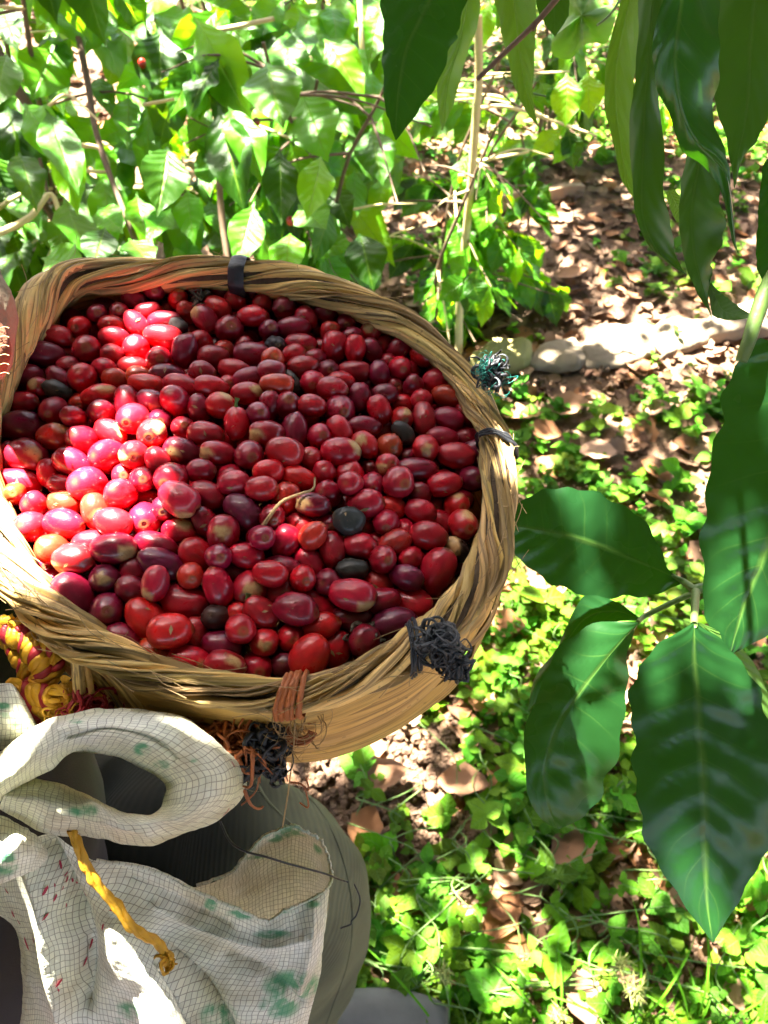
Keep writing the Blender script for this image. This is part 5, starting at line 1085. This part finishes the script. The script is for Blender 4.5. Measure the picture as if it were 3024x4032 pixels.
# cuff at the left rim: worn beige cloth wrapped over a rust-brown patch
cuff = thing("cloth_wrap", "worn beige cloth with a rust-brown stitched inside, wrapped round the left side of the rim", "cloth", P(-40, 1300, .36))
def sheet(name, ctrl, nu, nv, mat, parent, wr=.001, ws=60, seed=0, ink=None, uvs=1.0, fine=0.0, thick=0.0, crease=0.0, folds=()):
    """smooth surface through a grid of points that stand in the scene"""
    ctrl = np.array([[P(*q) for q in row] for row in ctrl]); A_ = np.stack([catmull(ctrl[i], nv) for i in range(ctrl.shape[0])])
    V = np.stack([catmull(A_[:, j], nu) for j in range(nv)], 1); du = np.gradient(V, axis=0); dv = np.gradient(V, axis=1); N = np.cross(du, dv); N /= np.linalg.norm(N, axis=2, keepdims=True)+1e-12
    Lu = np.r_[0, np.cumsum(np.linalg.norm(np.diff(V, axis=0), axis=2).mean(1))]; Lv = np.r_[0, np.cumsum(np.linalg.norm(np.diff(V, axis=1), axis=2).mean(0))]
    pts = V.reshape(-1, 3); w = vnoise(pts, ws, seed)*wr+vnoise(pts, ws*2.7, seed+4)*wr*.45+vnoise(pts, ws*7, seed+6)*fine; w = w-crease*np.abs(vnoise(pts*[1, 1, .6], 20, seed+31))-crease*.55*np.abs(vnoise(pts, 44, seed+32)); V = V+N*w.reshape(nu, nv, 1)*(1 if np.dot(N.mean((0, 1)), FWD) < 0 else -1)
    if folds:
        q = np.array([topx(p) for p in V.reshape(-1, 3)]); dd_ = np.zeros(len(q))
        for (pl_, wd_, am_) in folds:
            L_ = catmull(pl_, 40); D_ = np.min(np.hypot(q[:, None, 0]-L_[None, :, 0], q[:, None, 1]-L_[None, :, 1]), 1); dd_ += am_*np.exp(-(D_/wd_)**1.4)
        V = V-FWD*dd_.reshape(nu, nv, 1)
    uv = np.stack(np.meshgrid(Lu, Lv, indexing='ij'), -1).reshape(-1, 2)*uvs; pts = V.reshape(-1, 3); at = {}
    if ink:
        k = np.zeros(len(pts))
        q = np.array([topx(p) for p in pts])
        for (x, y, rx, ry) in ink: k = np.maximum(k, np.clip(1.6-1.6*(((q[:, 0]-x)/rx)**2+((q[:, 1]-y)/ry)**2), 0, 1))
        at["ink"] = k
    o = add_mesh(name, pts, grid_faces(nu, nv), mat, parent, uv, at)
    if thick:
        md = o.modifiers.new("thickness", 'SOLIDIFY'); md.thickness = thick; md.offset = 0
    return o, V
sheet("cloth", [[(-160, 960, .42), (-60, 1000, .36), (0, 1055, .345), (28, 1110, .35), (36, 1170, .38)], [(-160, 1150, .41), (-60, 1150, .335), (20, 1160, .335), (52, 1200, .345), (60, 1260, .375)],
                [(-160, 1300, .40), (-60, 1300, .325), (20, 1300, .328), (54, 1330, .34), (60, 1370, .37)], [(-160, 1420, .40), (-60, 1430, .325), (10, 1440, .328), (42, 1440, .34), (46, 1440, .36)], [(-160, 1540, .40), (-60, 1520, .33), (0, 1490, .335), (25, 1475, .345), (30, 1470, .36)]], 50, 40, M['cuff'], cuff, .0015, 70, 3)
sheet("rust_patch", [[(-120, 1240, .335), (-40, 1250, .322), (10, 1280, .3235), (30, 1310, .326)], [(-120, 1340, .33), (-40, 1350, .3195), (20, 1350, .322), (42, 1370, .3275)], [(-120, 1440, .33), (-40, 1440, .3195), (15, 1430, .322), (36, 1420, .327)], [(-120, 1520, .34), (-40, 1510, .3225), (0, 1480, .326), (22, 1462, .331)]], 30, 26, M['cuff_in'], cuff, .0008, 90, 8)
for k in range(6):
    pts = [P(-20+q*8, 1290+k*36+3*math.sin(q), .3185+.0006*q/6-.0005*(q % 2)) for q in range(8)]; V, Fq, uv = tube(catmull(pts, 24), .00018, 4); add_mesh("stitch", V, Fq, M['straw'], cuff)

# ================================================================ sack
sack = thing("sack", "white woven plastic sack with green print and pink flecks, neck knotted into a loop", "sack", P(600, 3900, .42))
Wd = [  # body front: rows from the mouth's front lip downwards
 [(-120, 3360, .335), (60, 3330, .318), (200, 3300, .312), (385, 3388, .318), (600, 3428, .325), (800, 3522, .33), (930, 3575, .333), (1045, 3625, .338), (1120, 3585, .340), (1190, 3556, .345), (1290, 3500, .352), (1303, 3440, .362)],
 [(-110, 3470, .345), (10, 3460, .33), (190, 3440, .315), (330, 3470, .318), (560, 3540, .330), (760, 3620, .336), (900, 3670, .336), (1040, 3720, .336), (1130, 3700, .338), (1210, 3670, .342), (1282, 3600, .350), (1298, 3540, .365)],
 [(-70, 3590, .355), (30, 3600, .34), (180, 3590, .322), (300, 3600, .326), (450, 3660, .318), (650, 3720, .334), (840, 3770, .338), (1000, 3800, .338), (1110, 3800, .338), (1200, 3790, .342), (1270, 3740, .350), (1283, 3700, .37)],
 [(40, 3700, .36), (90, 3740, .345), (200, 3740, .327), (330, 3740, .332), (430, 3790, .322), (600, 3850, .326), (770, 3900, .338), (930, 3920, .340), (1060, 3920, .340), (1170, 3900, .344), (1245, 3860, .354), (1260, 3840, .375)],
 [(70, 3850, .365), (100, 3880, .35), (220, 3880, .333), (340, 3890, .338), (480, 3930, .334), (620, 3980, .326), (760, 4020, .334), (900, 4040, .342), (1030, 4040, .342), (1140, 4020, .347), (1210, 3990, .358), (1225, 3980, .38)],
 [(60, 4060, .375), (90, 4080, .36), (230, 4080, .345), (380, 4090, .350), (520, 4110, .346), (660, 4140, .334), (800, 4160, .338), (930, 4170, .346), (1040, 4170, .348), (1120, 4160, .352), (1170, 4140, .365), (1185, 4130, .385)],
 [(50, 4260, .39), (80, 4280, .375), (230, 4280, .36), (380, 4290, .365), (520, 4300, .36), (660, 4310, .35), (800, 4320, .352), (930, 4330, .36), (1040, 4330, .362), (1110, 4320, .368), (1140, 4310, .38), (1150, 4300, .40)]]
INKF = [(1150, 3880, 130, 70), (1100, 3960, 90, 60), (860, 4000, 80, 60), (500, 3990, 60, 50), (830, 3570, 30, 45), (960, 3600, 90, 22), (1130, 3580, 90, 18), (1080, 3680, 90, 20), (1220, 3560, 50, 18)]
FOLDS = [([(190, 3340), (260, 3480), (330, 3640), (350, 3800), (330, 3960)], 34, -.010), ([(360, 3420), (470, 3560), (590, 3720), (700, 3880), (790, 4080)], 30, .007), ([(470, 3640), (640, 3740), (800, 3880), (920, 4080)], 26, -.008), ([(120, 3420), (170, 3600), (190, 3800), (240, 4000)], 30, .006), ([(620, 3560), (820, 3660), (1040, 3720), (1200, 3690)], 20, .0035), ([(900, 3760), (1060, 3830), (1180, 3960)], 24, -.004), ([(500, 3450), (700, 3540), (900, 3640)], 14, -.003), ([(1240, 3560), (1230, 3720), (1180, 3900)], 22, .004)]
fo, FV = sheet("bag_front", Wd, 120, 190, M['sack'], sack, .0011, 55, 11, INKF, fine=.00022, crease=.0022, folds=FOLDS)
sheet("bag_back", [[(560, 3470, .345), (760, 3490, .352), (904, 3440, .357), (960, 3378, .360), (1031, 3300, .362), (1090, 3275, .364), (1148, 3252, .366), (1205, 3275, .367), (1257, 3307, .367), (1290, 3370, .366), (1303, 3442, .362)],
                   [(570, 3540, .365), (770, 3540, .37), (900, 3500, .375), (970, 3440, .378), (1040, 3380, .381), (1100, 3350, .384), (1150, 3330, .386), (1210, 3350, .386), (1258, 3380, .382), (1285, 3420, .372), (1301, 3470, .364)],
                   [(580, 3620, .385), (780, 3620, .39), (900, 3590, .395), (980, 3560, .398), (1050, 3520, .402), (1110, 3500, .405), (1160, 3490, .405), (1210, 3490, .402), (1250, 3500, .394), (1280, 3510, .380), (1298, 3520, .366)],
                   [(600, 3720, .40), (790, 3720, .405), (910, 3720, .408), (990, 3700, .412), (1060, 3680, .415), (1110, 3670, .416), (1160, 3660, .414), (1205, 3650, .41), (1245, 3640, .40), (1272, 3620, .386), (1292, 3600, .370)],
                   [(620, 4100, .43), (790, 4100, .44), (910, 4100, .44), (990, 4090, .44), (1060, 4080, .44), (1110, 4060, .44), (1150, 4050, .44), (1180, 4030, .43), (1200, 4000, .42), (1210, 3980, .40), (1220, 3960, .385)]],
      60, 100, M['sack'], sack, .0009, 60, 12, [(1160, 3275, 75, 30), (1080, 3300, 40, 20), (1260, 3330, 30, 40), (1300, 3400, 14, 60), (980, 3372, 80, 12)], fine=.0003)
# rolled hem along the mouth
for pts in ([(380, 3388, .317), (600, 3428, .324), (800, 3522, .329), (930, 3575, .332), (1045, 3625, .337), (1120, 3585, .339), (1190, 3556, .344), (1285, 3503, .351), (1304, 3440, .361), (1290, 3370, .365), (1257, 3306, .366), (1205, 3274, .366), (1148, 3250, .365), (1090, 3273, .363), (1031, 3298, .361), (960, 3376, .359), (904, 3438, .356), (770, 3488, .352)],):
    V, Fq, uv = tube(catmull([P(*q) for q in pts], 150)+.0005*rng.normal(size=(150, 3))*.5, .0008, 6); add_mesh("hem", V, Fq, M['sack'], sack, uv*[1, .005], {"ink": np.clip(vnoise(V, 30, 4), 0, .6)})
# knotted loop
OUT = [(-150, 3060), (-10, 2972), (99, 2882), (199, 2832), (298, 2799), (431, 2783), (564, 2786), (696, 2806), (796, 2862), (900, 2940), (955, 3000), (972, 3060), (961, 3127), (882, 3214), (749, 3282), (597, 3337), (480, 3326), (340, 3306), (172, 3290), (70, 3242), (-10, 3195)]
INN = [(-70, 3230), (35, 3140), (128, 3075), (178, 3010), (240, 2950), (320, 2935), (420, 2950), (500, 2978), (570, 3015), (640, 3052), (680, 3100), (672, 3150), (655, 3205), (597, 3235), (504, 3222), (430, 3185), (370, 3150), (298, 3118), (225, 3080), (120, 3062), (20, 3090)]
INN = [(x, y) if i < 3 or i > 17 else (440+(x-440)*.88, 3090+(y-3090)*.84) for i, (x, y) in enumerate(INN)]
ctrl = []
for i, (o_, n_) in enumerate(zip(OUT, INN)):
    f = i/(len(OUT)-1); bk = .012 if i > 16 else 0; base = .284+.012*math.sin(f*6.28)*0+bk+(.006 if i < 2 else 0); ctrl.append([])
    wdt = math.hypot(o_[0]-n_[0], o_[1]-n_[1])
    for v, dz in ((0, .030), (0.0, .012), (.13, .001), (.32, -.006), (.52, -.009), (.70, -.0075), (.84, -.004), (.94, .001), (1.0, .007), (1.0, .016), (.985, .026)):
        vv = v if v not in (0.0,) else (.04 if dz > .02 else 0)
        ctrl[-1].append((o_[0]+(n_[0]-o_[0])*vv, o_[1]+(n_[1]-o_[1])*vv, base+dz*min(1.3, wdt/180)))
sheet("knot_loop", ctrl, 260, 84, M['sack'], sack, .0010, 65, 21, crease=.0013, ink=[(560, 2950, 40, 30), (330, 3190, 70, 30), (640, 3010, 40, 20), (760, 2990, 20, 14), (300, 2840, 30, 10)], fine=.00022, folds=[([(240, 2860), (420, 2822), (640, 2840), (800, 2920)], 16, .0025), ([(260, 2905), (420, 2875), (600, 2915), (690, 2990)], 9, -.003), ([(250, 3200), (420, 3240), (600, 3290)], 14, .002)])
sheet("knot_tail", [[(-80, 3190, .31), (20, 3215, .300), (70, 3240, .298), (110, 3265, .300), (150, 3300, .306), (165, 3330, .318)], [(-80, 3300, .30), (20, 3300, .292), (70, 3300, .291), (110, 3310, .295), (160, 3330, .303), (182, 3350, .32)],
                   [(-80, 3390, .30), (0, 3390, .292), (60, 3380, .291), (110, 3370, .295), (165, 3370, .303), (185, 3380, .32)], [(-80, 3500, .31), (-10, 3480, .303), (50, 3460, .300), (100, 3440, .302), (140, 3420, .31), (160, 3410, .325)]], 50, 50, M['sack'], sack, .0009, 70, 31, [(20, 3400, 60, 60)], fine=.0003)
sheet("neck_strip", [[(-80, 2690, .315), (0, 2690, .306), (40, 2690, .304), (58, 2700, .306), (66, 2712, .32)], [(-80, 2770, .31), (0, 2770, .302), (60, 2765, .300), (98, 2770, .303), (108, 2780, .32)],
                     [(-80, 2850, .31), (0, 2850, .302), (70, 2850, .300), (132, 2845, .303), (146, 2850, .32)], [(-80, 2950, .315), (0, 2950, .31), (80, 2940, .306), (150, 2920, .308), (168, 2915, .325)]], 40, 46, M['sack'], sack, .0006, 70, 41, [(15, 2780, 30, 16), (20, 2820, 50, 18), (50, 2850, 40, 16)], fine=.0003)
# pink flecks on the cloth
from mathutils.bvhtree import BVHTree
def bvh_of(o):
    me = o.data; return BVHTree.FromPolygons([v.co[:] for v in me.vertices], [list(p.vertices) for p in me.polygons])
bv = {n_: bvh_of(bpy.data.objects[n_]) for n_ in ("bag_front", "knot_loop")}
tb = bvh_of(bpy.data.objects["trousers"])
for pp in ([(1120, 3060), (1250, 3180), (1335, 3340), (1385, 3560), (1370, 3780), (1310, 3960), (1260, 4100)], [(1010, 3080), (1060, 3160), (1150, 3250)]):
    pts = []
    for q in catmull(pp, 40):
        h_ = tb.ray_cast(Vector(CAM), Vector(ray(*q)).normalized())
        if h_[0] is not None: pts.append(np.array(h_[0]))
    if len(pts) > 6: V, Fq, uv = tube(np.array(pts), .0011, 6); add_mesh("seam", V, Fq, M['trouser'], person, uv)
FL = [(238, 3404, 40, 80), (259, 3441, 26, -20), (263, 3462, 34, -55), (285, 3465, 34, 50), (302, 3474, 26, 50), (246, 3497, 22, -50), (334, 3515, 42, 75), (178, 3507, 50, -60), (215, 3485, 20, 80), (217, 3535, 40, -75), (260, 3564, 22, 85),
      (27, 3508, 36, 80), (118, 3563, 40, 5), (52, 3598, 40, 85), (75, 3630, 30, 50), (178, 3610, 40, -35), (135, 3648, 30, -15), (105, 3715, 64, 65), (132, 3700, 36, 50), (405, 3650, 42, -55), (358, 3715, 48, -50), (335, 3785, 48, -60), (168, 3820, 18, 80),
      (232, 3870, 46, -45), (230, 3898, 24, 60), (432, 3540, 26, 35), (448, 3585, 40, -25), (695, 2831, 20, 5), (790, 2896, 20, 60), (917, 3010, 36, 70), (893, 3195, 40, -60), (880, 3208, 24, 0)]
for (x, y, L, a_) in FL:
    rd = Vector(ray(x, y)).normalized(); h_ = None
    for n_ in ("knot_loop", "bag_front"):
        hh_ = bv[n_].ray_cast(Vector(CAM), rd)
        if hh_[0] is not None: h_ = hh_; break
    if h_ is None: continue
    d = depth(h_[0]); c = np.array(h_[0])-np.array(rd)*.0006; u = RIGHT*math.cos(R(a_))-UP*math.sin(R(a_)); nrm = np.array(h_[1]); nrm = nrm if np.dot(nrm, rd) < 0 else -nrm
    u = u-nrm*np.dot(u, nrm); u /= np.linalg.norm(u); w = np.cross(nrm, u); Lm = L/F*d*.5
    V = [c+u*Lm*cx+w*Lm*.26*cy+nrm*(.0002 if abs(cx) < .9 else 0) for cx, cy in ((-1, 0), (-.5, .8), (.4, 1), (1, .1), (.5, -.9), (-.4, -.9))]
    add_mesh("pink_fleck", np.array(V), [[0, 1, 2, 3, 4, 5]], M['red_fleck'], sack)

# ================================================================ cords
def twist_strand(path, rad, k, n, turns, w, mat, parent, name="strand"):
    path = catmull(path, 90); T = np.gradient(path, axis=0); T /= np.linalg.norm(T, axis=1)[:, None]; ref = FWD; A_ = np.cross(T, ref); A_ /= np.linalg.norm(A_, axis=1)[:, None]; B_ = np.cross(T, A_)
    ph = np.linspace(0, turns*2*np.pi, 90)+2*np.pi*k/n; q = path+rad*(np.cos(ph)[:, None]*A_+.7*np.sin(ph)[:, None]*B_); V, Fq, uv = tube(q, w*(1+.2*np.sin(np.arange(90)*.7+k)), 8)
    V = V+.0005*np.stack([vnoise(V, 150, 5*k+i) for i in range(3)], 1); add_mesh(name, V, Fq, mat, parent, uv)
rope = thing("rope", "yellow and red plastic rope plaited and knotted below the basket's left front rim", "rope", P(150, 2640, .33))
RP = [([(-40, 2455, .335), (10, 2470, .33), (50, 2495, .327), (99, 2525, .325), (130, 2566, .323), (160, 2620, .322), (172, 2672, .322), (136, 2706, .322), (70, 2722, .325)], .0032, .0021, 6),
      ([(60, 2440, .325), (75, 2490, .325), (120, 2530, .324), (169, 2545, .323), (215, 2585, .323), (228, 2625, .322), (195, 2690, .322), (140, 2725, .321)], .0016, .0015, 5),
      ([(40, 2712, .32), (100, 2730, .318), (150, 2738, .316), (200, 2750, .315), (240, 2738, .316), (300, 2725, .318), (370, 2700, .32), (410, 2695, .325)], .0032, .0022, 5),
      ([(20, 2480, .332), (45, 2540, .33), (80, 2600, .328), (115, 2660, .326), (135, 2710, .325)], .0022, .0018, 4),
      ([(100, 2775, .318), (160, 2790, .316), (230, 2800, .317), (300, 2790, .32)], .0025, .0020, 3), ([(130, 2830, .322), (200, 2815, .32), (280, 2810, .322)], .0022, .0022, 3)]
for j, (pp, rad, w, tn) in enumerate(RP):
    pt = [P(*q) for q in pp]
    for k in range(3): twist_strand(pt, rad, k, 3, tn, w, M['rope_y'] if (k+j) % 3 else M['rope_r'], rope)
# knots
for k in range(5):
    A_ = np.linspace(0, 5.6, 14); ce = P(225, 2738, .311); pts = ce+np.stack([RIGHT*math.cos(t+k)*.0045+UP*math.sin(t+k)*.0035*math.cos(k)-FWD*.002*math.sin(t*2+k) for t in A_]); V, Fq, uv = tube(catmull(pts, 30), .0012, 6); add_mesh("knot_strand", V, Fq, M['rope_y'], rope)
fray("frayed_end", P(340, 2790, .312), .008, 70, M['rope_r'], 61, .0005, (.012, .025), flat=True, parent=rope)
fray("frayed_end", P(265, 2785, .312), .005, 24, M['rope_y'], 62, .0008, (.01, .02), flat=True, parent=rope)
for pp in ([(60, 2720), (40, 2700), (60, 2680), (80, 2690)], [(310, 2780), (350, 2740), (380, 2735), (405, 2735)], [(260, 2690), (250, 2670), (275, 2680)], [(0, 2450), (30, 2440), (55, 2425)]):
    c = catmull([P(x, y, .312 if y > 2600 else .325) for x, y in pp], 16); sd = np.cross(np.gradient(c, axis=0), FWD); sd /= np.linalg.norm(sd, axis=1)[:, None]; w = .0013
    V = np.stack([c-sd*w, c-FWD*.0006, c+sd*w], 1).reshape(-1, 3); add_mesh("loose_ribbon", V, grid_faces(16, 3), M['rope_y'], rope)
tie = thing("yellow_cord", "single yellow twisted plastic cord hanging from under the loop across the sack", "cord", P(450, 3560, .31))
YP = [(280, 3270, .300), (305, 3330, .300), (350, 3430, .302), (400, 3500, .303), (460, 3570, .303), (510, 3640, .300), (570, 3680, .303), (620, 3710, .309), (655, 3765, .312)]
pt = [P(*q) for q in YP]
for k in range(3): twist_strand(pt, .0010, k, 3, 2.4, .0012, M['rope_y'], tie)
fray("frayed_end", P(665, 3785, .311), .002, 10, M['rope_y'], 63, .0007, (.006, .012), flat=True, curl=.5, parent=tie)
for lb, pts_, w in (("black plastic string stretched across the open mouth of the sack", [(868, 3235, .325), (905, 3310, .322), (960, 3350, .320), (1050, 3375, .322), (1150, 3405, .328), (1280, 3440, .338), (1330, 3460, .345), (1370, 3472, .35)], .00045),
                    ("thin curved black thread lying on the trousers right of the sack", [(1395, 3480, .42), (1418, 3540, .42), (1405, 3600, .42), (1385, 3625, .42), (1380, 3640, .42), (1340, 3655, .42)], .0005)):
    V, Fq, uv = tube(catmull([P(*q) for q in pts_], 60), w, 6); tag(add_mesh("black_string", V, Fq, M['black_cord']), lb, "string")

# ================================================================ shade: unseen leaf discs added overhead, gaps cut for the sun patches
WIDE_N = 14000
E1 = np.cross(S, [0, 0, 1.0]); E1 /= np.linalg.norm(E1); E2 = np.cross(S, E1)
def sp(p): p = np.asarray(p); return np.array([p @ E1, p @ E2]) if p.ndim == 1 else np.stack([p @ E1, p @ E2], 1)
def pl(px, py): return P(px, py, pile_depth(px, py))
GAPS = []                                                     # (centre on the sun's plane, radius): where the sun comes through
GT = []
def gap(p, rpx, d): GAPS.append((sp(p), rpx/F*d)); GT.append(float(np.asarray(p) @ S))
for (x, y, r_px) in ((60, 1960, 110), (190, 1990, 140), (330, 1960, 120), (420, 1860, 110), (300, 2100, 120), (150, 2110, 120), (550, 2040, 80), (560, 1380, 42), (620, 1320, 48), (530, 1440, 32), (640, 1740, 36), (480, 1700, 60), (590, 1790, 45), (1190, 2115, 13), (60, 1860, 60), (250, 2200, 70)):
    gap(pl(x, y), r_px, pile_depth(x, y))
NPG = len(GAPS)
for (x, y, r_px, d) in ((2012, 1720, 26, .34), (30, 2090, 110, .32), (80, 2200, 45, .31), (2010, 1790, 24, .34), (1990, 1620, 22, .35)): gap(P(x, y, d), r_px, d)
for (x, y, r_px, d) in ((1125, 3345, 55, .37), (1165, 3370, 38, .37), (1180, 3620, 30, .34), (1165, 3665, 26, .34), (480, 3660, 60, .325), (430, 3760, 70, .325), (560, 3580, 32, .33), (190, 4000, 110, .34), (300, 4050, 90, .34), (640, 4040, 40, .33), (20, 3840, 40, .45),
                        (1190, 3170, 46, .53), (1230, 3230, 30, .53), (1420, 3900, 50, .58), (1390, 4000, 50, .6), (1300, 3130, 30, .55),
                        (2390, 2510, 70, .43), (2450, 2650, 60, .43), (2330, 2600, 50, .43), (2480, 2780, 30, .43), (2340, 2830, 30, .44), (2300, 2700, 45, .43), (2230, 2620, 40, .43), (2400, 2880, 40, .44), (2160, 3120, 50, .45), (2250, 3200, 40, .45), (2120, 3020, 30, .45), (2160, 1950, 45, .43), (2260, 1930, 35, .43), (2060, 2000, 45, .42), (2360, 1960, 25, .43), (2090, 1985, 40, .42),
                        (2790, 3600, 55, .40), (2740, 3540, 40, .40), (2830, 3650, 40, .40), (2740, 2500, 55, .39), (2840, 2570, 50, .39), (2960, 2640, 50, .4), (2890, 2480, 60, .4), (2960, 2400, 50, .4), (3000, 1500, 30, .38), (2560, 2560, 30, .39)):
    gap(P(x, y, d), r_px, d)
DN = []                                                       # points that lie in the shade
for x in range(-100, 2100, 90):
    for y in range(1000, 2850, 90): DN.append(sp(pl(x, y)))
for x in range(-300, 1450, 110):
    for y in range(2700, 4200, 110): DN += [sp(P(x, y, .31)), sp(P(x, y, .45)), sp(P(x, y, .6))]
for x in range(2000, 3300, 100):
    for y in range(1300, 3800, 100): DN += [sp(P(x, y, .40))]
for x in range(1500, 3200, 100):
    for y in range(-150, 1300, 100): DN += [sp(P(x, y, d)) for d in ((.48,) if x < 2300 else (.28, .40))]
for x in range(950, 1900, 60): DN += [sp(P(x, 3980, 1.1)), sp(P(x, 4080, 1.1))]
DN = np.array(DN)
for (x, y) in ((1812, 1340), (1815, 1270), (1816, 1200), (1822, 1130), (1828, 1050), (1834, 960), (1842, 860), (1848, 780), (1856, 680), (1862, 600), (1870, 500), (1878, 400), (1884, 320)):
    if np.min(np.linalg.norm(np.array(DN)-sp(P(x, y, dS-.40*(1390-y)/1090)), axis=1)) > .10: gap(P(x, y, dS-.40*(1390-y)/1090), 60, dS)
PILE = [(sp(pl(x, y)), float(pl(x, y) @ S)) for x in range(0, 1950, 60) for y in range(1120, 2700, 60) if np.min(np.sum((RIMC[::6]-pl(x, y))**2, 1)) >= 0 and np.linalg.norm(pl(x, y)-cen) < .15]
PQ = np.array([p[0] for p in PILE]); PT = np.array([p[1] for p in PILE])
keep = []
for k, (q, r_g) in enumerate(GAPS):                            # a gap whose beam would land in the basket first is no use
    if k < NPG: keep.append((q, r_g)); continue
    dq = np.linalg.norm(PQ-q, axis=1); i = np.argmin(dq)
    if dq[i] < r_g+.016 and PT[i] > GT[k]: continue
    keep.append((q, r_g))
GAPS = keep
GQ = np.array([g[0] for g in GAPS]); GR = np.array([g[1] for g in GAPS])
def clear(q, rad):
    return np.min(np.linalg.norm(GQ-q, axis=1)-GR) > rad*.92
def gcover(q):
    """share of the ground in shade around where the sun's ray through q lands"""
    p = E1*q[0]+E2*q[1]; t = -p[2]/S[2]; g = p+S*t; px, py = topx(g) if g[1] > -.3 else (0, 9999)
    if py < 900 and px < 1700: return .34
    if py < 620: return .22
    if 1150 < py < 1470 and px > 2250: return .45
    if py < 1500: return .68
    if py < 2450: return .50
    if py < 3100: return .46
    return .62
CQ = []
qmin, qmax = DN.min(0)-.08, DN.max(0)+.08
def grid_pts(step): 
    for a_ in np.arange(qmin[0], qmax[0], step):
        for b_ in np.arange(qmin[1], qmax[1], step): yield np.array([a_, b_])+rng.uniform(-.25, .25, 2)*step
for step, rad in ((.034, .030), (.020, .0165), (.0105, .0088)):
    for q in grid_pts(step):
        if np.min(np.sum((DN-q)**2, 1)) > .045**2: continue
        if rad < .03 and np.min(np.linalg.norm(GQ-q, axis=1)-GR) > .045: continue
        if rad < .015 and np.min(np.linalg.norm(GQ-q, axis=1)-GR) > .026: continue
        if clear(q, rad): CQ.append((q, rad))
# dapple for the ground and bushes
N_ = 90000; gy = rng.uniform(-.3, 4.6, N_); gx = rng.uniform(0, 1, N_)*(2.6+1.1*gy)-1.6-.3*gy; gq = sp(np.stack([gx, gy, 0*gx], 1))
pn = np.c_[gq, np.zeros(N_)]; v = vnoise(pn, 19, 91)*.6+vnoise(pn, 47, 92)*.55+vnoise(pn, 110, 93)*.25
seen_c = set()
for k in range(N_):
    q = gq[k]; cell = (int(math.floor(q[0]/.0225)), int(math.floor(q[1]/.0225)))
    if cell in seen_c: continue
    seen_c.add(cell)
    if v[k]*.62+.5 > gcover(q): continue
    if np.min(np.sum((DN-q)**2, 1)) < .04**2: continue
    if np.min(np.linalg.norm(GQ-q, axis=1)-GR) > .02: CQ.append((q, .0185))
a6 = np.linspace(0, 2*np.pi, 8, endpoint=False); VV, FF, UU = [], [], []
for n_, (q, rad) in enumerate(CQ):
    p = E1*q[0]+E2*q[1]; z = rng.uniform(2.35, 2.75) if rad > .01 else rng.uniform(2.1, 2.3); t = (z-p[2])/S[2]; c = p+S*t
    ax = rng.uniform(0, 6.28); X = E1*math.cos(ax)+E2*math.sin(ax); Y = np.cross(S, X); X = X+S*rng.uniform(-.35, .35); Y = Y+S*rng.uniform(-.35, .35)
    el = 1.12; V = np.array([c+(X*math.cos(t_)*rad*el*(1.12 if math.cos(t_) > .9 else 1)+Y*math.sin(t_)*rad) for t_ in a6]); VV.append(V); FF.append([n_*8+i for i in range(8)]); UU += [(.5+.5*math.cos(t_), .5+.5*math.sin(t_)) for t_ in a6]
# wider ring of added leaves keeps most of the sky off, as under shade trees
ZS = set((int(math.floor(q[0]/.1)), int(math.floor(q[1]/.1))) for q in gq) | set((int(math.floor(q[0]/.1)), int(math.floor(q[1]/.1))) for q in DN)
for k in range(WIDE_N):
    x, y, z = rng.uniform(-7, 7), rng.uniform(-7, 8), rng.uniform(2.6, 3.6); c = np.array([x, y, z]); q = sp(c); i0, j0 = int(math.floor(q[0]/.1)), int(math.floor(q[1]/.1))
    if any((i0+a_, j0+b_) in ZS for a_ in (-2, -1, 0, 1, 2) for b_ in (-2, -1, 0, 1, 2)): continue
    rad = rng.uniform(.10, .2); VV.append(np.array([c+np.array([math.cos(t_)*rad, math.sin(t_)*rad, 0])@rot3(rng.uniform(-.5, .5), rng.uniform(-.5, .5), 0).T for t_ in a6])); n_ += 1; FF.append([n_*8+i for i in range(8)]); UU += [(.5+.5*math.cos(t_), .5+.5*math.sin(t_)) for t_ in a6]
print("canopy leaves", len(CQ), len(VV))
can = add_mesh("added_shade_leaves", np.vstack(VV), FF, M['leaf_added_shade'], None, UU, smooth=False)
tag(can, "unseen leaf discs added above the picker to shade the scene", "foliage", kind="stuff")
